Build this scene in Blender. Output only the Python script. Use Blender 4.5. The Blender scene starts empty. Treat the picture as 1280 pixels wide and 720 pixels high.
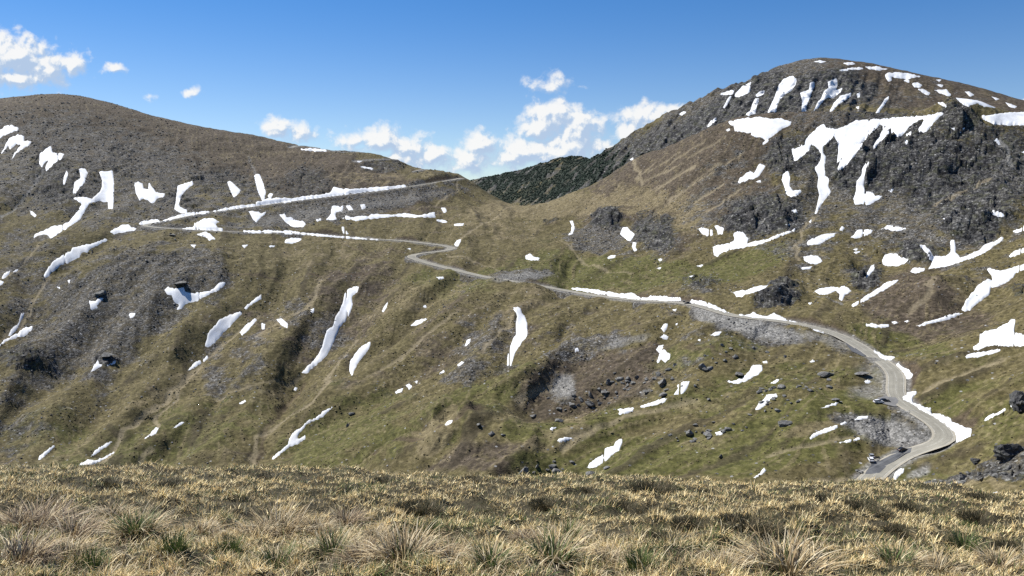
import bpy, math, random
import numpy as np
random.seed(7); np.random.seed(7)
SC = bpy.context.scene
COL = SC.collection
PI = math.pi

# ------------------------------------------------------------------ camera, sky, sun, exposure
F = 985.0                    # focal length in pixels of a 1280 wide picture
PITCH = math.atan((360 - 245) / F)
CP, SP = math.cos(PITCH), math.sin(PITCH)
CAMZ = 1.7
cam_d = bpy.data.cameras.new('camera')
cam_d.sensor_width = 36.0
cam_d.lens = 36.0 * F / 1280.0
cam_d.clip_start = 0.1
cam_d.clip_end = 60000
cam = bpy.data.objects.new('camera', cam_d)
COL.objects.link(cam)
cam.location = (0, 0, CAMZ)
cam.rotation_euler = (PI / 2 - PITCH, 0, 0)
SC.camera = cam
SC.view_settings.view_transform = 'Standard'
SC.view_settings.look = 'None'
SC.view_settings.exposure = 0.52
SC.view_settings.gamma = 1.0
SC.view_settings.use_curve_mapping = False
SC.render.engine = 'CYCLES'
SC.cycles.max_bounces = 6
SC.cycles.diffuse_bounces = 3
SC.cycles.transparent_max_bounces = 8
SC.cycles.use_denoising = False

SUN_AZ = math.radians(-55)    # left of the view direction (+Y)
SUN_EL = math.radians(51)
SUN_DIR = (math.sin(SUN_AZ) * math.cos(SUN_EL), math.cos(SUN_AZ) * math.cos(SUN_EL), math.sin(SUN_EL))
sun_d = bpy.data.lights.new('sun', 'SUN')
sun_d.energy = 5.0
sun_d.angle = math.radians(0.5)
sun_d.color = (1.0, 0.965, 0.90)
sun = bpy.data.objects.new('sun', sun_d)
COL.objects.link(sun)
from mathutils import Vector, Matrix, noise as mnoise
sun.rotation_euler = Vector(SUN_DIR).to_track_quat('Z', 'Y').to_euler()
sun.location = (-200, 60, 300)

world = bpy.data.worlds.new('World')
SC.world = world
world.use_nodes = True

class NT:
    """small helper to write node trees"""
    def __init__(s, tree):
        s.t = tree; s.n = tree.nodes; s.l = tree.links
    def new(s, typ, **kw):
        n = s.n.new(typ)
        for k, v in kw.items():
            setattr(n, k, v)
        return n
    def put(s, sock, v):
        if isinstance(v, bpy.types.NodeSocket):
            s.l.new(v, sock)
        elif v is not None:
            sock.default_value = v
    def math(s, op, a, b=None, c=None, clamp=False):
        n = s.new('ShaderNodeMath', operation=op); n.use_clamp = clamp
        for i, v in enumerate((a, b, c)):
            s.put(n.inputs[i], v)
        return n.outputs[0]
    def vmath(s, op, a, b=None, scale=None):
        n = s.new('ShaderNodeVectorMath', operation=op)
        s.put(n.inputs[0], a)
        if b is not None: s.put(n.inputs[1], b)
        if scale is not None: s.put(n.inputs['Scale'], scale)
        return n.outputs['Value'] if op in ('LENGTH', 'DOT_PRODUCT') else n.outputs['Vector']
    def noise(s, vec, scale, detail=3, rough=.55, dist=0.0, color=False):
        n = s.new('ShaderNodeTexNoise')
        s.put(n.inputs['Vector'], vec)
        n.inputs['Scale'].default_value = scale; n.inputs['Detail'].default_value = detail
        n.inputs['Roughness'].default_value = rough; n.inputs['Distortion'].default_value = dist
        return n.outputs['Color'] if color else n.outputs['Fac']
    def voronoi(s, vec, scale, feature='F1', rand=1.0):
        n = s.new('ShaderNodeTexVoronoi', feature=feature)
        s.put(n.inputs['Vector'], vec)
        n.inputs['Scale'].default_value = scale; n.inputs['Randomness'].default_value = rand
        return n
    def ramp(s, fac, stops, interp='LINEAR'):
        n = s.new('ShaderNodeValToRGB')
        cr = n.color_ramp; cr.interpolation = interp
        while len(cr.elements) < len(stops): cr.elements.new(.5)
        for e, (p, c) in zip(cr.elements, stops):
            e.position = p
            e.color = (c, c, c, 1) if isinstance(c, (int, float)) else (c[0], c[1], c[2], 1)
        s.put(n.inputs[0], fac)
        return n.outputs['Color']
    def mix(s, fac, a, b, blend='MIX'):
        n = s.new('ShaderNodeMix', data_type='RGBA', blend_type=blend)
        n.clamp_factor = True
        s.put(n.inputs[0], fac)
        for i, v in ((6, a), (7, b)):
            if isinstance(v, tuple): v = (v[0], v[1], v[2], 1)
            s.put(n.inputs[i], v)
        return n.outputs[2]
    def smooth(s, x, lo, hi):
        n = s.new('ShaderNodeMapRange', interpolation_type='SMOOTHSTEP')
        s.put(n.inputs['Value'], x); n.inputs['From Min'].default_value = lo; n.inputs['From Max'].default_value = hi
        return n.outputs[0]

def ray(u, v):
    """x/y and z/y of the ray through a point of the photograph (1280 x 720)"""
    a = (np.asarray(u, float) - 640) / F; b = (np.asarray(v, float) - 360) / F
    dy = CP - b * SP
    return a / dy, (-SP - b * CP) / dy

def project(x, y, z):
    dz = z - CAMZ
    dep = y * CP - dz * SP
    return 640 + F * x / dep, 360 - F * (y * SP + dz * CP) / dep

# clouds: (u, v, ru, rv, weight)
CLOUDS = [(14,70,50,25,1),(52,82,34,18,.95),(92,80,17,14,.85),(66,78,20,12,.7),(18,98,60,12,.85),(-30,75,50,34,1),
 (144,86,15,7,.62),(187,119,9,5,.42),(236,116,10,5,.42),
 (352,160,24,12,.72),(372,168,20,10,.5),
 (478,174,34,18,.85),(440,178,26,13,.6),(508,186,34,18,.8),(545,196,34,16,.72),(492,200,60,16,.62),(590,200,40,18,.66),
 (598,182,21,18,.85),(618,205,40,12,.5),
 (690,150,34,24,1),(672,158,26,18,.9),(722,160,34,26,1),(718,184,46,24,.8),(655,190,36,19,1),(690,190,44,18,.95),(640,196,30,14,.8),
 (815,148,36,17,.95),(848,138,20,9,.8),(790,162,30,24,.85),(768,188,24,20,.6),
 (688,104,26,11,.52),(1282,130,14,5,.5),(930,128,20,8,.4)]

def build_world():
    w = NT(world.node_tree); w.n.clear()
    sky = w.new('ShaderNodeTexSky', sky_type='NISHITA')
    sky.sun_disc = False; sky.sun_elevation = SUN_EL; sky.sun_rotation = SUN_AZ
    sky.altitude = 2100; sky.air_density = 1.0; sky.dust_density = 0.0; sky.ozone_density = 3.0
    # cloud cover as a function of direction: p = (x/y, z/y)
    g = bpy.data.node_groups.new('cloud_cover', 'ShaderNodeTree')
    g.interface.new_socket('P', in_out='INPUT', socket_type='NodeSocketVector')
    g.interface.new_socket('Cover', in_out='OUTPUT', socket_type='NodeSocketFloat')
    q = NT(g)
    gi = q.new('NodeGroupInput'); go = q.new('NodeGroupOutput')
    P = gi.outputs[0]
    wob = q.vmath('SUBTRACT', q.noise(P, 30, 4, .6, color=True), (.5, .5, .5))
    Pw = q.vmath('ADD', P, q.vmath('SCALE', wob, scale=.022))
    cov = None
    for (u, v, ru, rv, wt) in CLOUDS:
        a, e = ray(u, v)
        d = q.vmath('SUBTRACT', Pw, (float(a), float(e), 0))
        d = q.vmath('MULTIPLY', d, (F / (ru * 1.25), F / (rv * 1.25), 0))
        m = q.math('MULTIPLY_ADD', q.vmath('LENGTH', d), -wt, wt)
        cov = m if cov is None else q.math('SMOOTH_MAX', cov, m, .12)
    n = q.noise(P, 42, 8, .64, .2)
    b = q.voronoi(P, 75, 'SMOOTH_F1').outputs['Distance']
    puff = q.math('MULTIPLY_ADD', b, -.55, .3)
    c = q.math('ADD', cov, q.math('MULTIPLY_ADD', n, 1.5, -.80))
    c = q.math('ADD', c, puff)
    q.l.new(c, go.inputs[0])
    tc = w.new('ShaderNodeTexCoord')
    sx = w.new('ShaderNodeSeparateXYZ'); w.l.new(tc.outputs['Generated'], sx.inputs[0])
    yy = w.math('MAXIMUM', sx.outputs[1], .05)
    cx = w.new('ShaderNodeCombineXYZ')
    w.l.new(w.math('DIVIDE', sx.outputs[0], yy), cx.inputs[0]); w.l.new(w.math('DIVIDE', sx.outputs[2], yy), cx.inputs[1])
    P = cx.outputs[0]
    def cover(vec):
        n = w.new('ShaderNodeGroup'); n.node_tree = g
        w.put(n.inputs[0], vec); return n.outputs[0]
    # deep mountain blue overhead, paler toward the horizon
    el0 = w.math('DIVIDE', sx.outputs[2], w.math('MAXIMUM', w.vmath('LENGTH', w.vmath('MULTIPLY', tc.outputs['Generated'], (1, 1, 0))), .05))
    tint = w.mix(w.smooth(el0, .03, .27), (.95, .99, 1.06), (.42, .80, 1.12))
    skyc = w.mix(1.0, sky.outputs[0], tint, 'MULTIPLY')
    c0 = cover(P)
    c1 = cover(w.vmath('ADD', P, (-.010, .012, 0)))
    c2 = cover(w.vmath('ADD', P, (-.0035, .0045, 0)))
    dens = w.smooth(c0, -.04, .52)
    lit = w.math('MULTIPLY_ADD', w.math('SUBTRACT', c0, c1), 1.15, .36)
    lit = w.math('ADD', lit, w.math('MULTIPLY', w.math('SUBTRACT', c0, c2), 2.2))
    lit = w.smooth(lit, -.1, 1.25)
    ccol = w.ramp(lit, [(0, (4.4, 5.6, 7.4)), (.4, (6.6, 7.3, 8.2)), (.85, (9.0, 9.0, 8.9))])  # sunlit and shaded sides of the clouds, put into the sky colour
    front = w.smooth(sx.outputs[1], .1, .3)
    fac = w.math('MULTIPLY', w.math('MULTIPLY', dens, .96), front)
    col = w.mix(fac, skyc, ccol)
    bg = w.new('ShaderNodeBackground'); bg.inputs['Strength'].default_value = SKY
    w.l.new(col, bg.inputs['Color'])
    bg0 = w.new('ShaderNodeBackground'); bg0.inputs['Strength'].default_value = SKY
    w.l.new(skyc, bg0.inputs['Color'])
    el = w.math('DIVIDE', sx.outputs[2], yy); az = w.math('DIVIDE', sx.outputs[0], yy)
    # the clouds stand in one belt above the hills; elsewhere the sky is clear
    band = w.math('MULTIPLY', w.math('LESS_THAN', w.math('ABSOLUTE', w.math('SUBTRACT', el, .11)), .16), w.math('LESS_THAN', w.math('ABSOLUTE', az), .85))
    band = w.math('MULTIPLY', band, w.math('GREATER_THAN', sx.outputs[1], .2))
    ms = w.new('ShaderNodeMixShader'); w.l.new(band, ms.inputs[0]); w.l.new(bg0.outputs[0], ms.inputs[1]); w.l.new(bg.outputs[0], ms.inputs[2])
    out = w.new('ShaderNodeOutputWorld'); w.l.new(ms.outputs[0], out.inputs['Surface'])
SKY = .074
build_world()
world.cycles.sampling_method = 'MANUAL'
world.cycles.sample_map_resolution = 256

# ------------------------------------------------------------------ helpers
def tag(o, label=None, cat=None, group=None, kind=None):
    if label: o['label'] = label
    if cat: o['category'] = cat
    if group: o['group'] = group
    if kind: o['kind'] = kind
    return o

def np_mesh(name, verts, faces, mat=None, smooth=True, cols=None, mats=None, fmat=None):
    """mesh from numpy arrays; faces (n,3) or (n,4); cols = {name: (nverts,4)}"""
    me = bpy.data.meshes.new(name)
    verts = np.asarray(verts, np.float32); faces = np.asarray(faces, np.int32)
    k = faces.shape[1]; nf = len(faces)
    me.vertices.add(len(verts)); me.vertices.foreach_set('co', verts.ravel())
    me.loops.add(nf * k); me.loops.foreach_set('vertex_index', faces.ravel())
    me.polygons.add(nf)
    me.polygons.foreach_set('loop_start', np.arange(0, nf * k, k, dtype=np.int32))
    if smooth: me.polygons.foreach_set('use_smooth', np.ones(nf, bool))
    me.update(calc_edges=True)
    for cn, c in (cols or {}).items():
        a = me.attributes.new(cn, 'FLOAT_COLOR', 'POINT')
        a.data.foreach_set('color', np.asarray(c, np.float32).ravel())
    if mat: me.materials.append(mat)
    for m in (mats or []): me.materials.append(m)
    if fmat is not None: me.polygons.foreach_set('material_index', np.asarray(fmat, np.int32))
    return me

def link(name, me, parent=None):
    o = bpy.data.objects.new(name, me); COL.objects.link(o)
    if parent: o.parent = parent
    return o

def _hash(ix, iy, seed):
    h = (ix * 374761393 + iy * 668265263 + seed * 974711) & 0xffffffff
    h = ((h ^ (h >> 13)) * 1274126177) & 0xffffffff
    h = ((h ^ (h >> 16)) * 2246822519) & 0xffffffff
    return h ^ (h >> 15)

def gnoise(x, y, seed=0):
    x = np.asarray(x, np.float64); y = np.asarray(y, np.float64)
    fx = np.floor(x); fy = np.floor(y)
    ix = fx.astype(np.int64); iy = fy.astype(np.int64)
    dx = (x - fx).astype(np.float32); dy = (y - fy).astype(np.float32)
    def gr(jx, jy, ax, ay):
        a = _hash(jx, jy, seed).astype(np.float32) * np.float32(2 * PI / 4294967296.0)
        return np.cos(a) * ax + np.sin(a) * ay
    n00 = gr(ix, iy, dx, dy); n10 = gr(ix + 1, iy, dx - 1, dy)
    n01 = gr(ix, iy + 1, dx, dy - 1); n11 = gr(ix + 1, iy + 1, dx - 1, dy - 1)
    sx = dx * dx * dx * (dx * (dx * 6 - 15) + 10); sy = dy * dy * dy * (dy * (dy * 6 - 15) + 10)
    a = n00 + sx * (n10 - n00); b = n01 + sx * (n11 - n01)
    return (a + sy * (b - a)) * 1.5

def fbm(x, y, scale, octs, seed, gain=.5):
    s = 0; a = 1.0; f = 1.0 / scale; t = 0
    for o in range(octs):
        s = s + a * gnoise(x * f + 17.3 * o, y * f - 9.1 * o, seed + o * 31); t += a
        a *= gain; f *= 2.03
    return s / t

def ridged(x, y, scale, octs, seed, gain=.5):
    s = 0; a = 1.0; f = 1.0 / scale; t = 0
    for o in range(octs):
        s = s + a * (1 - 2 * np.abs(gnoise(x * f + 5.7 * o, y * f + 3.3 * o, seed + o * 17))); t += a
        a *= gain; f *= 2.1
    return s / t

def sstep(x, lo, hi):
    t = np.clip((x - lo) / (hi - lo), 0, 1)
    return t * t * (3 - 2 * t)

def seg_dist(px, py, poly, closed=False):
    """distance to a polyline and the arc parameter of the nearest point"""
    best = np.full(px.shape, 1e9, np.float32); par = np.zeros(px.shape, np.float32)
    n = len(poly)
    for i in range(n if closed else n - 1):
        ax, ay = poly[i]; bx, by = poly[(i + 1) % n]
        vx, vy = bx - ax, by - ay
        L2 = vx * vx + vy * vy + 1e-9
        t = np.clip(((px - ax) * vx + (py - ay) * vy) / L2, 0, 1)
        d = np.hypot(px - ax - t * vx, py - ay - t * vy)
        m = d < best
        best = np.where(m, d, best); par = np.where(m, i + t, par)
    return best, par

def in_poly(px, py, poly):
    r = np.zeros(px.shape, bool); n = len(poly)
    for i in range(n):
        ax, ay = poly[i]; bx, by = poly[(i + 1) % n]
        if ay == by: continue
        c = ((ay > py) != (by > py)) & (px < (bx - ax) * (py - ay) / (by - ay) + ax)
        r ^= c
    return r

class Sheet:
    """a height field on a fan of columns (constant x/y) and rows (constant y)"""
    def __init__(s, u0, u1, du, d0, d1, nd, zmin_t=None):
        s.r = np.arange(u0, u1, du); s.r = (s.r - 640) / F
        s.D = np.exp(np.linspace(math.log(d0), math.log(d1), nd))
        s.y = np.repeat(s.D[:, None], len(s.r), 1); s.x = s.y * s.r[None, :]
        s.z = np.zeros_like(s.x)
    def index(s, x, y):
        j = np.clip((x / y - s.r[0]) / (s.r[1] - s.r[0]), 0, len(s.r) - 1.001)
        i = np.clip((np.log(y) - math.log(s.D[0])) / math.log(s.D[1] / s.D[0]), 0, len(s.D) - 1.001)
        return i, j
    def samp(s, A, x, y):
        x = np.asarray(x, float); y = np.asarray(y, float)
        i, j = s.index(x, y); i0 = i.astype(int); j0 = j.astype(int); fi = i - i0; fj = j - j0
        return (A[i0, j0] * (1 - fi) * (1 - fj) + A[i0 + 1, j0] * fi * (1 - fj) + A[i0, j0 + 1] * (1 - fi) * fj + A[i0 + 1, j0 + 1] * fi * fj)
    def height(s, x, y): return s.samp(s.z, x, y)
    def hit(s, u, v, dmin=None):
        """first point of the sheet on the ray through (u, v); falls back to the closest approach"""
        a, e = ray(u, v); a = float(a); e = float(e)
        j = min(max((a - s.r[0]) / (s.r[1] - s.r[0]), 0), len(s.r) - 1.001); j0 = int(j); f = j - j0
        prof = s.z[:, j0] * (1 - f) + s.z[:, j0 + 1] * f
        gap = prof - (CAMZ + e * s.D)
        if dmin: gap = np.where(s.D < dmin, -1e3, gap)
        k = np.argmax(gap >= 0)
        if gap[k] < 0 or k == 0:
            k2 = int(np.argmax(gap / s.D)); D = s.D[k2]
            return (a * D, D, float(prof[k2]))
        t = -gap[k - 1] / (gap[k] - gap[k - 1]) if gap[k - 1] > -900 else 1.0
        D = s.D[k - 1] + t * (s.D[k] - s.D[k - 1])
        return (a * D, D, CAMZ + e * D)
    def faces(s, mask=None):
        n, m = s.x.shape
        idx = np.arange(n * m).reshape(n, m)
        q = np.stack([idx[:-1, :-1], idx[:-1, 1:], idx[1:, 1:], idx[1:, :-1]], -1)
        if mask is not None: q = q[mask]
        return q.reshape(-1, 4)
    def verts(s, z=None): return np.stack([s.x, s.y, s.z if z is None else z], -1).reshape(-1, 3)

def tps(ctrl, lam=1e-4):
    """thin plate spline through (x, y, z) control points"""
    P = np.array(ctrl, float); X = P[:, :2] / 500.0; n = len(X)
    d2 = ((X[:, None] - X[None]) ** 2).sum(-1)
    K = np.where(d2 > 0, .5 * d2 * np.log(np.maximum(d2, 1e-12)), 0) + lam * np.eye(n)
    A = np.zeros((n + 3, n + 3)); A[:n, :n] = K; A[:n, n] = 1; A[:n, n + 1:] = X; A[n, :n] = 1; A[n + 1:, :n] = X.T
    w = np.linalg.solve(A, np.concatenate([P[:, 2], np.zeros(3)]))
    def ev(x, y):
        x = np.asarray(x, np.float32) / 500; y = np.asarray(y, np.float32) / 500
        z = w[n] + w[n + 1] * x + w[n + 2] * y
        z = z.astype(np.float32)
        for k in range(n):
            r2 = (x - np.float32(X[k, 0])) ** 2 + (y - np.float32(X[k, 1])) ** 2
            z += np.float32(.5 * w[k]) * r2 * np.log(np.maximum(r2, 1e-10))
        return z.astype(np.float64)
    return ev

def cp(u, v, D):
    a, e = ray(u, v)
    return (float(a) * D, D, CAMZ + float(e) * D)
# ------------------------------------------------------------------ snow: outlines traced in quarter pixel steps from a corner of the picture
# (corner, thickness m, label, outline)
Z = {'A':(0,80),'B':(320,120),'C':(640,80),'D':(960,60),'E':(0,240),'F':(320,260),'G':(640,240),'H':(960,240),'I':(0,420),'J':(320,420),'K':(640,420),'L':(960,430)}
SNOW = [
('A',.8,'topmost snow patch at the left edge under the brown summit',[(-12,372),(-12,340),(20,311),(60,305),(95,320),(90,332),(45,345),(12,365),(0,372)]),
('A',.8,'two legged snow patch just below the topmost one at the left edge',[(5,450),(20,410),(50,370),(90,352),(122,362),(118,385),(160,385),(150,402),(110,425),(75,455),(60,475),(75,440),(105,405),(85,400),(50,425),(40,405),(22,440)]),
('A',.8,'tooth shaped snow patch with a dark notch on the upper left hill',[(195,500),(198,450),(225,430),(255,410),(265,440),(322,450),(305,475),(270,500),(230,535),(228,515),(248,480),(232,480),(210,515)]),
('A',.5,'thin sliver of snow in the dark rocks left of a slanting snow strip',[(316,602),(318,570),(332,532),(341,545),(332,580),(322,604)]),
('A',.8,'short slanting snow strip left of the long hooked snow gully',[(365,645),(375,590),(405,570),(395,525),(425,522),(440,545),(425,590),(395,620),(375,650)]),
('E',1,'long hooked snow gully bending down left on the left hill',[(495,-100),(565,-107),(572,-40),(567,60),(563,85),(540,85),(538,50),(500,45),(450,55),(425,90),(400,135),(350,170),(300,205),(250,232),(235,212),(200,215),(170,228),(175,210),(225,190),(270,170),(320,160),(345,150),(395,90),(410,60),(385,40),(365,30),(400,28),(430,25),(460,35),(490,5),(512,-20),(515,-60)]),
('A',.8,'W shaped snow patch on the dark hillside above the hairpin',[(672,595),(690,590),(712,600),(715,625),(740,625),(745,597),(765,620),(780,640),(825,650),(815,665),(790,670),(765,697),(735,680),(715,670),(700,680),(680,650)]),
('E',.8,'narrow snow gully running down to the upper road above the hairpin',[(890,-30),(920,-42),(960,-53),(967,-40),(935,-15),(905,20),(893,60),(900,75),(935,90),(935,106),(905,105),(870,85),(880,50)]),
('E',.9,'thin snow bank along the upper road beside the hairpin',[(690,160),(720,145),(790,135),(800,150),(850,130),(930,105),(1050,95),(1070,100),(980,115),(900,130),(790,153),(700,162)]),
('E',.8,'very thin snow line along the middle of the upper road',[(1060,95),(1180,70),(1278,60),(1278,72),(1200,80),(1070,102)]),
('A',.7,'small blunt snow patch right of the narrow gully above the upper road',[(1135,590),(1150,585),(1170,600),(1200,630),(1195,645),(1170,668),(1155,640)]),
('B',.8,'upright snow tongue ending on the upper road',[(-10,400),(0,392),(20,390),(48,480),(40,522),(30,525),(15,490),(0,440)]),
('B',1.3,'longest white snow bank on the uphill side of the upper road',[(0,532),(60,515),(110,508),(170,515),(250,500),(320,495),(370,485),(390,455),(430,465),(500,465),(560,458),(660,452),(740,445),(765,452),(650,470),(500,485),(350,505),(200,525),(0,548)]),
('B',.5,None,[(60,498),(70,485),(85,488),(78,510),(65,512)]),
('B',1,'long flat snow band on the slope below the upper road',[(435,612),(445,600),(490,607),(520,600),(560,600),(580,590),(680,592),(750,587),(800,597),(850,590),(895,577),(900,610),(840,607),(700,603),(600,612),(500,623)]),
('B',.6,'short snow strip at the right end of the long flat band',[(903,616),(940,620),(960,630),(940,634),(905,627)]),
('B',.5,'small snow patch above the right end of the long flat band',[(925,560),(945,558),(955,575),(940,586)]),
('B',.5,'small flat snow strip lowest on the spur under the road bend',[(980,640),(1040,637),(1035,648),(990,650)]),
('B',.7,'ragged upright snow patch left of the long flat band',[(380,550),(400,548),(425,555),(437,547),(430,575),(400,580),(395,600),(405,615),(380,620),(352,618),(375,590)]),
('B',.5,None,[(450,550),(470,545),(488,570),(465,572)]),
('B',.5,None,[(520,543),(545,540),(549,560),(530,568)]),
('B',.8,'lumpy snow patch trailing up left between the two road legs',[(115,592),(140,590),(150,610),(180,608),(195,622),(230,625),(252,640),(230,655),(185,655),(160,635),(130,612)]),
('B',.6,'small ragged snow patch between the road legs beside the broad white bank',[(-38,575),(0,578),(30,585),(50,580),(35,600),(15,615),(0,633),(-20,605)]),
('E',.9,'broad snow bank heaped on the road just right of the hairpin',[(882,176),(910,180),(970,175),(975,155),(1020,135),(1060,128),(1100,150),(1075,160),(1090,175),(1115,185),(1110,196),(1000,190),(930,190)]),
('B',.5,None,[(300,618),(325,612),(326,623),(305,628)]),
('B',.6,'small crooked snow patch standing above the lower road leg',[(428,655),(450,652),(448,670),(462,690),(440,692),(432,675)]),
('B',.9,'long thin snow line along the uphill edge of the lower road leg',[(-60,672),(0,674),(60,672),(180,676),(280,688),(400,700),(520,708),(620,716),(600,721),(480,713),(350,703),(200,690),(80,684),(0,686),(-60,682)]),
('B',.7,'bright snow strip beside the highest bend near the ridge',[(225,265),(270,262),(350,268),(356,277),(300,276),(235,271)]),
('B',.6,'small snow strip under the second bend near the ridge',[(515,350),(545,352),(592,362),(580,369),(540,361)]),
('B',.4,None,[(223,233),(247,229),(242,238)]),
('B',.4,None,[(498,324),(532,324),(516,333)]),
('B',.5,'tiny pale snow fleck on the skyline of the left hill',[(70,198),(88,190),(103,195),(95,207)]),
('F',.7,'small oval snow patch just below the lower road leg',[(145,172),(150,160),(180,150),(228,150),(225,162),(185,177)]),
('F',.4,None,[(62,188),(95,186),(94,195),(70,196)]),
('F',.6,'small snow wedge above the sharp bend of the road',[(990,180),(1005,162),(1025,155),(1022,170),(1010,192),(995,192)]),
('F',.4,None,[(753,203),(775,200),(772,210)]),
('F',.5,'small flat snow patch on the grass below the sharp bend',[(900,345),(935,344),(942,352),(915,358)]),
('J',1,'longest snow chute running down the middle of the left slope',[(490,-248),(512,-245),(505,-220),(480,-195),(485,-155),(470,-120),(450,-80),(415,-40),(400,0),(380,50),(352,100),(295,150),(250,190),(228,182),(260,150),(300,110),(330,60),(345,0),(355,-30),(388,-50),(395,-90),(420,-130),(435,-170),(450,-225)]),
('F',.6,'small snow patch between the two big chutes on the left slope',[(98,555),(130,552),(157,575),(156,602),(130,590)]),
('F',.5,'small upright snow fleck under the grassy lip above the long chute',[(271,530),(274,505),(290,500),(291,522)]),
('F',.4,None,[(29,606),(29,575),(47,578),(44,606)]),
('F',.7,'small oval snow patch on the grass right of the longest chute',[(773,588),(800,565),(830,552),(857,552),(830,575),(800,587)]),
('F',.4,None,[(833,488),(851,485),(852,499),(838,499)]),
('F',.5,'thin snow thread in a gully right of the longest chute',[(628,517),(645,485),(660,468),(652,500),(636,522)]),
('J',.8,'speckled snow chute to the right of the longest chute',[(468,170),(473,130),(493,90),(530,50),(577,22),(577,45),(547,90),(512,130),(487,185),(480,196)]),
('I',1,'thick snow chute lying left of the longest chute',[(1040,-10),(1070,-50),(1100,-85),(1200,-123),(1212,-115),(1170,-70),(1130,-30),(1100,5),(1080,30),(1040,55),(1022,50),(1035,20)]),
('E',.6,'narrow snow streak at the upper end of the thick chute',[(1222,582),(1240,560),(1280,530),(1304,513),(1304,535),(1270,555),(1230,587)]),
('E',.6,'thin snow streak beside and below the thick chute',[(1198,702),(1230,665),(1275,630),(1282,640),(1252,680),(1210,717)]),
('E',.9,'oval snow patch on the left side of the hairpin',[(547,200),(570,185),(610,165),(645,162),(655,178),(683,180),(675,190),(630,200),(600,205),(570,212)]),
('E',1,'long snow tongue running down left from the hairpin',[(220,420),(225,400),(260,355),(310,315),(355,295),(360,280),(400,272),(470,255),(520,235),(535,240),(500,262),(450,285),(440,300),(410,300),(395,325),(350,350),(300,370),(255,405),(235,430),(225,430)]),
('E',.9,'bird shaped snow patch in the scree hollow below the hairpin',[(820,490),(840,475),(870,485),(920,478),(925,500),(980,505),(1050,495),(1085,465),(1100,450),(1130,452),(1115,475),(1080,500),(1050,508),(985,545),(925,560),(905,585),(885,590),(895,565),(870,545),(860,520),(835,510)]),
('E',.6,'ragged snow patch under a small black crag in the left scree',[(453,570),(448,545),(480,543),(490,530),(524,528),(502,550),(482,570),(492,578),(458,592)]),
('E',.5,None,[(643,612),(650,606),(677,605),(674,622),(652,634)]),
('E',.5,'small snow fleck on the grey slope below the hooked gully',[(148,93),(160,96),(185,115),(176,127),(155,112)]),
('E',.6,'short snow patch at the left edge above the grey scree',[(8,432),(20,406),(50,393),(47,410),(20,434)]),
('E',.5,None,[(-8,468),(-8,443),(22,446),(8,466)]),
('E',.5,None,[(62,398),(92,382),(88,396),(66,404)]),
('E',.6,'thin snow streak in the deep gully at the left edge',[(38,718),(60,680),(95,650),(105,608),(123,603),(115,625),(97,660),(92,685),(50,722)]),
('I',.9,'bright snow wedge at the foot of the deep gully on the left edge',[(-12,50),(20,20),(60,0),(130,-45),(165,-50),(160,-30),(125,0),(60,17),(25,28),(-12,66)]),
('E',.5,'small forked snow patch just below the lower road leg near the hairpin',[(978,211),(1030,200),(1057,210),(1077,236),(1045,244),(1034,226),(1000,219)]),
('E',.4,None,[(953,264),(981,264),(970,280)]),
('E',.4,None,[(1208,267),(1243,262),(1222,280)]),
('E',.4,None,[(333,441),(351,438),(346,457)]),
('E',.4,None,[(283,474),(301,472),(299,489)]),
('I',.6,'snow patch under a black boulder low on the left slope',[(453,182),(470,150),(490,116),(496,140),(517,145),(480,167)]),
('I',.5,'small snow scrap right of the black boulder low on the left slope',[(523,146),(560,134),(582,116),(578,136),(535,154)]),
('I',.6,'small snow strip at the lower end of the thick chute',[(938,174),(975,130),(1000,120),(1007,135),(970,162)]),
('I',.4,None,[(1008,127),(1034,97),(1042,108),(1020,130)]),
('I',.7,'small snow streak low on the far left grass slope',[(188,620),(195,600),(230,575),(270,543),(274,555),(235,592),(195,622)]),
('I',.9,'forked bright snow patch reaching the brow at lower left',[(378,690),(385,665),(400,640),(440,618),(480,625),(520,605),(570,577),(577,582),(530,612),(470,640),(430,668)]),
('I',.6,'thin snow streak just above the forked patch at lower left',[(453,604),(480,570),(530,535),(577,518),(540,550),(500,574),(470,597)]),
('I',.6,'short snow streak right of the forked patch at lower left',[(718,517),(750,490),(780,458),(794,460),(780,487),(740,507)]),
('I',.5,'very thin snow line high and right of the forked patch',[(858,464),(900,433),(932,426),(890,454)]),
('I',.4,None,[(1193,337),(1225,318),(1232,326),(1205,342)]),
('J',.9,'Y shaped snow streak low in the gully above the brow',[(75,622),(85,605),(120,575),(160,540),(165,510),(200,475),(230,455),(255,425),(300,408),(340,375),(387,350),(375,365),(335,402),(300,422),(260,437),(230,472),(205,502),(200,520),(225,510),(245,496),(250,510),(215,537),(190,542),(160,562),(120,592)]),
('J',.5,'snow scrap with ragged top in the scree at the middle of the slope',[(688,283),(710,268),(737,260),(727,281),(700,289)]),
('J',.4,None,[(748,246),(765,238),(782,250),(765,270)]),
('J',.4,None,[(788,229),(810,223),(803,238)]),
('J',.4,None,[(913,187),(940,170),(942,181),(920,192)]),
('J',.5,'small white snow fleck at the foot of the grey scree chute',[(1003,147),(1030,126),(1042,130),(1015,152)]),
('J',.4,None,[(1043,50),(1055,18),(1074,13),(1067,35),(1052,50)]),
('J',.6,'small snow patch at the head of the dark stream gully',[(943,446),(960,423),(987,418),(977,436),(950,449)]),
('J',.4,None,[(188,272),(195,256),(209,260),(200,277)]),
('K',1,'curved snow chute standing alone in the middle of the slope',[(8,-140),(30,-148),(45,-135),(62,-100),(75,-60),(76,-10),(60,20),(30,60),(5,105),(-5,150),(-25,150),(-22,95),(0,30),(20,-10),(18,-60),(25,-100)]),
('G',.6,'slim upright snow patch on the grassy saddle',[(289,145),(304,143),(315,180),(302,211),(281,216),(295,195),(298,170)]),
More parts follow.
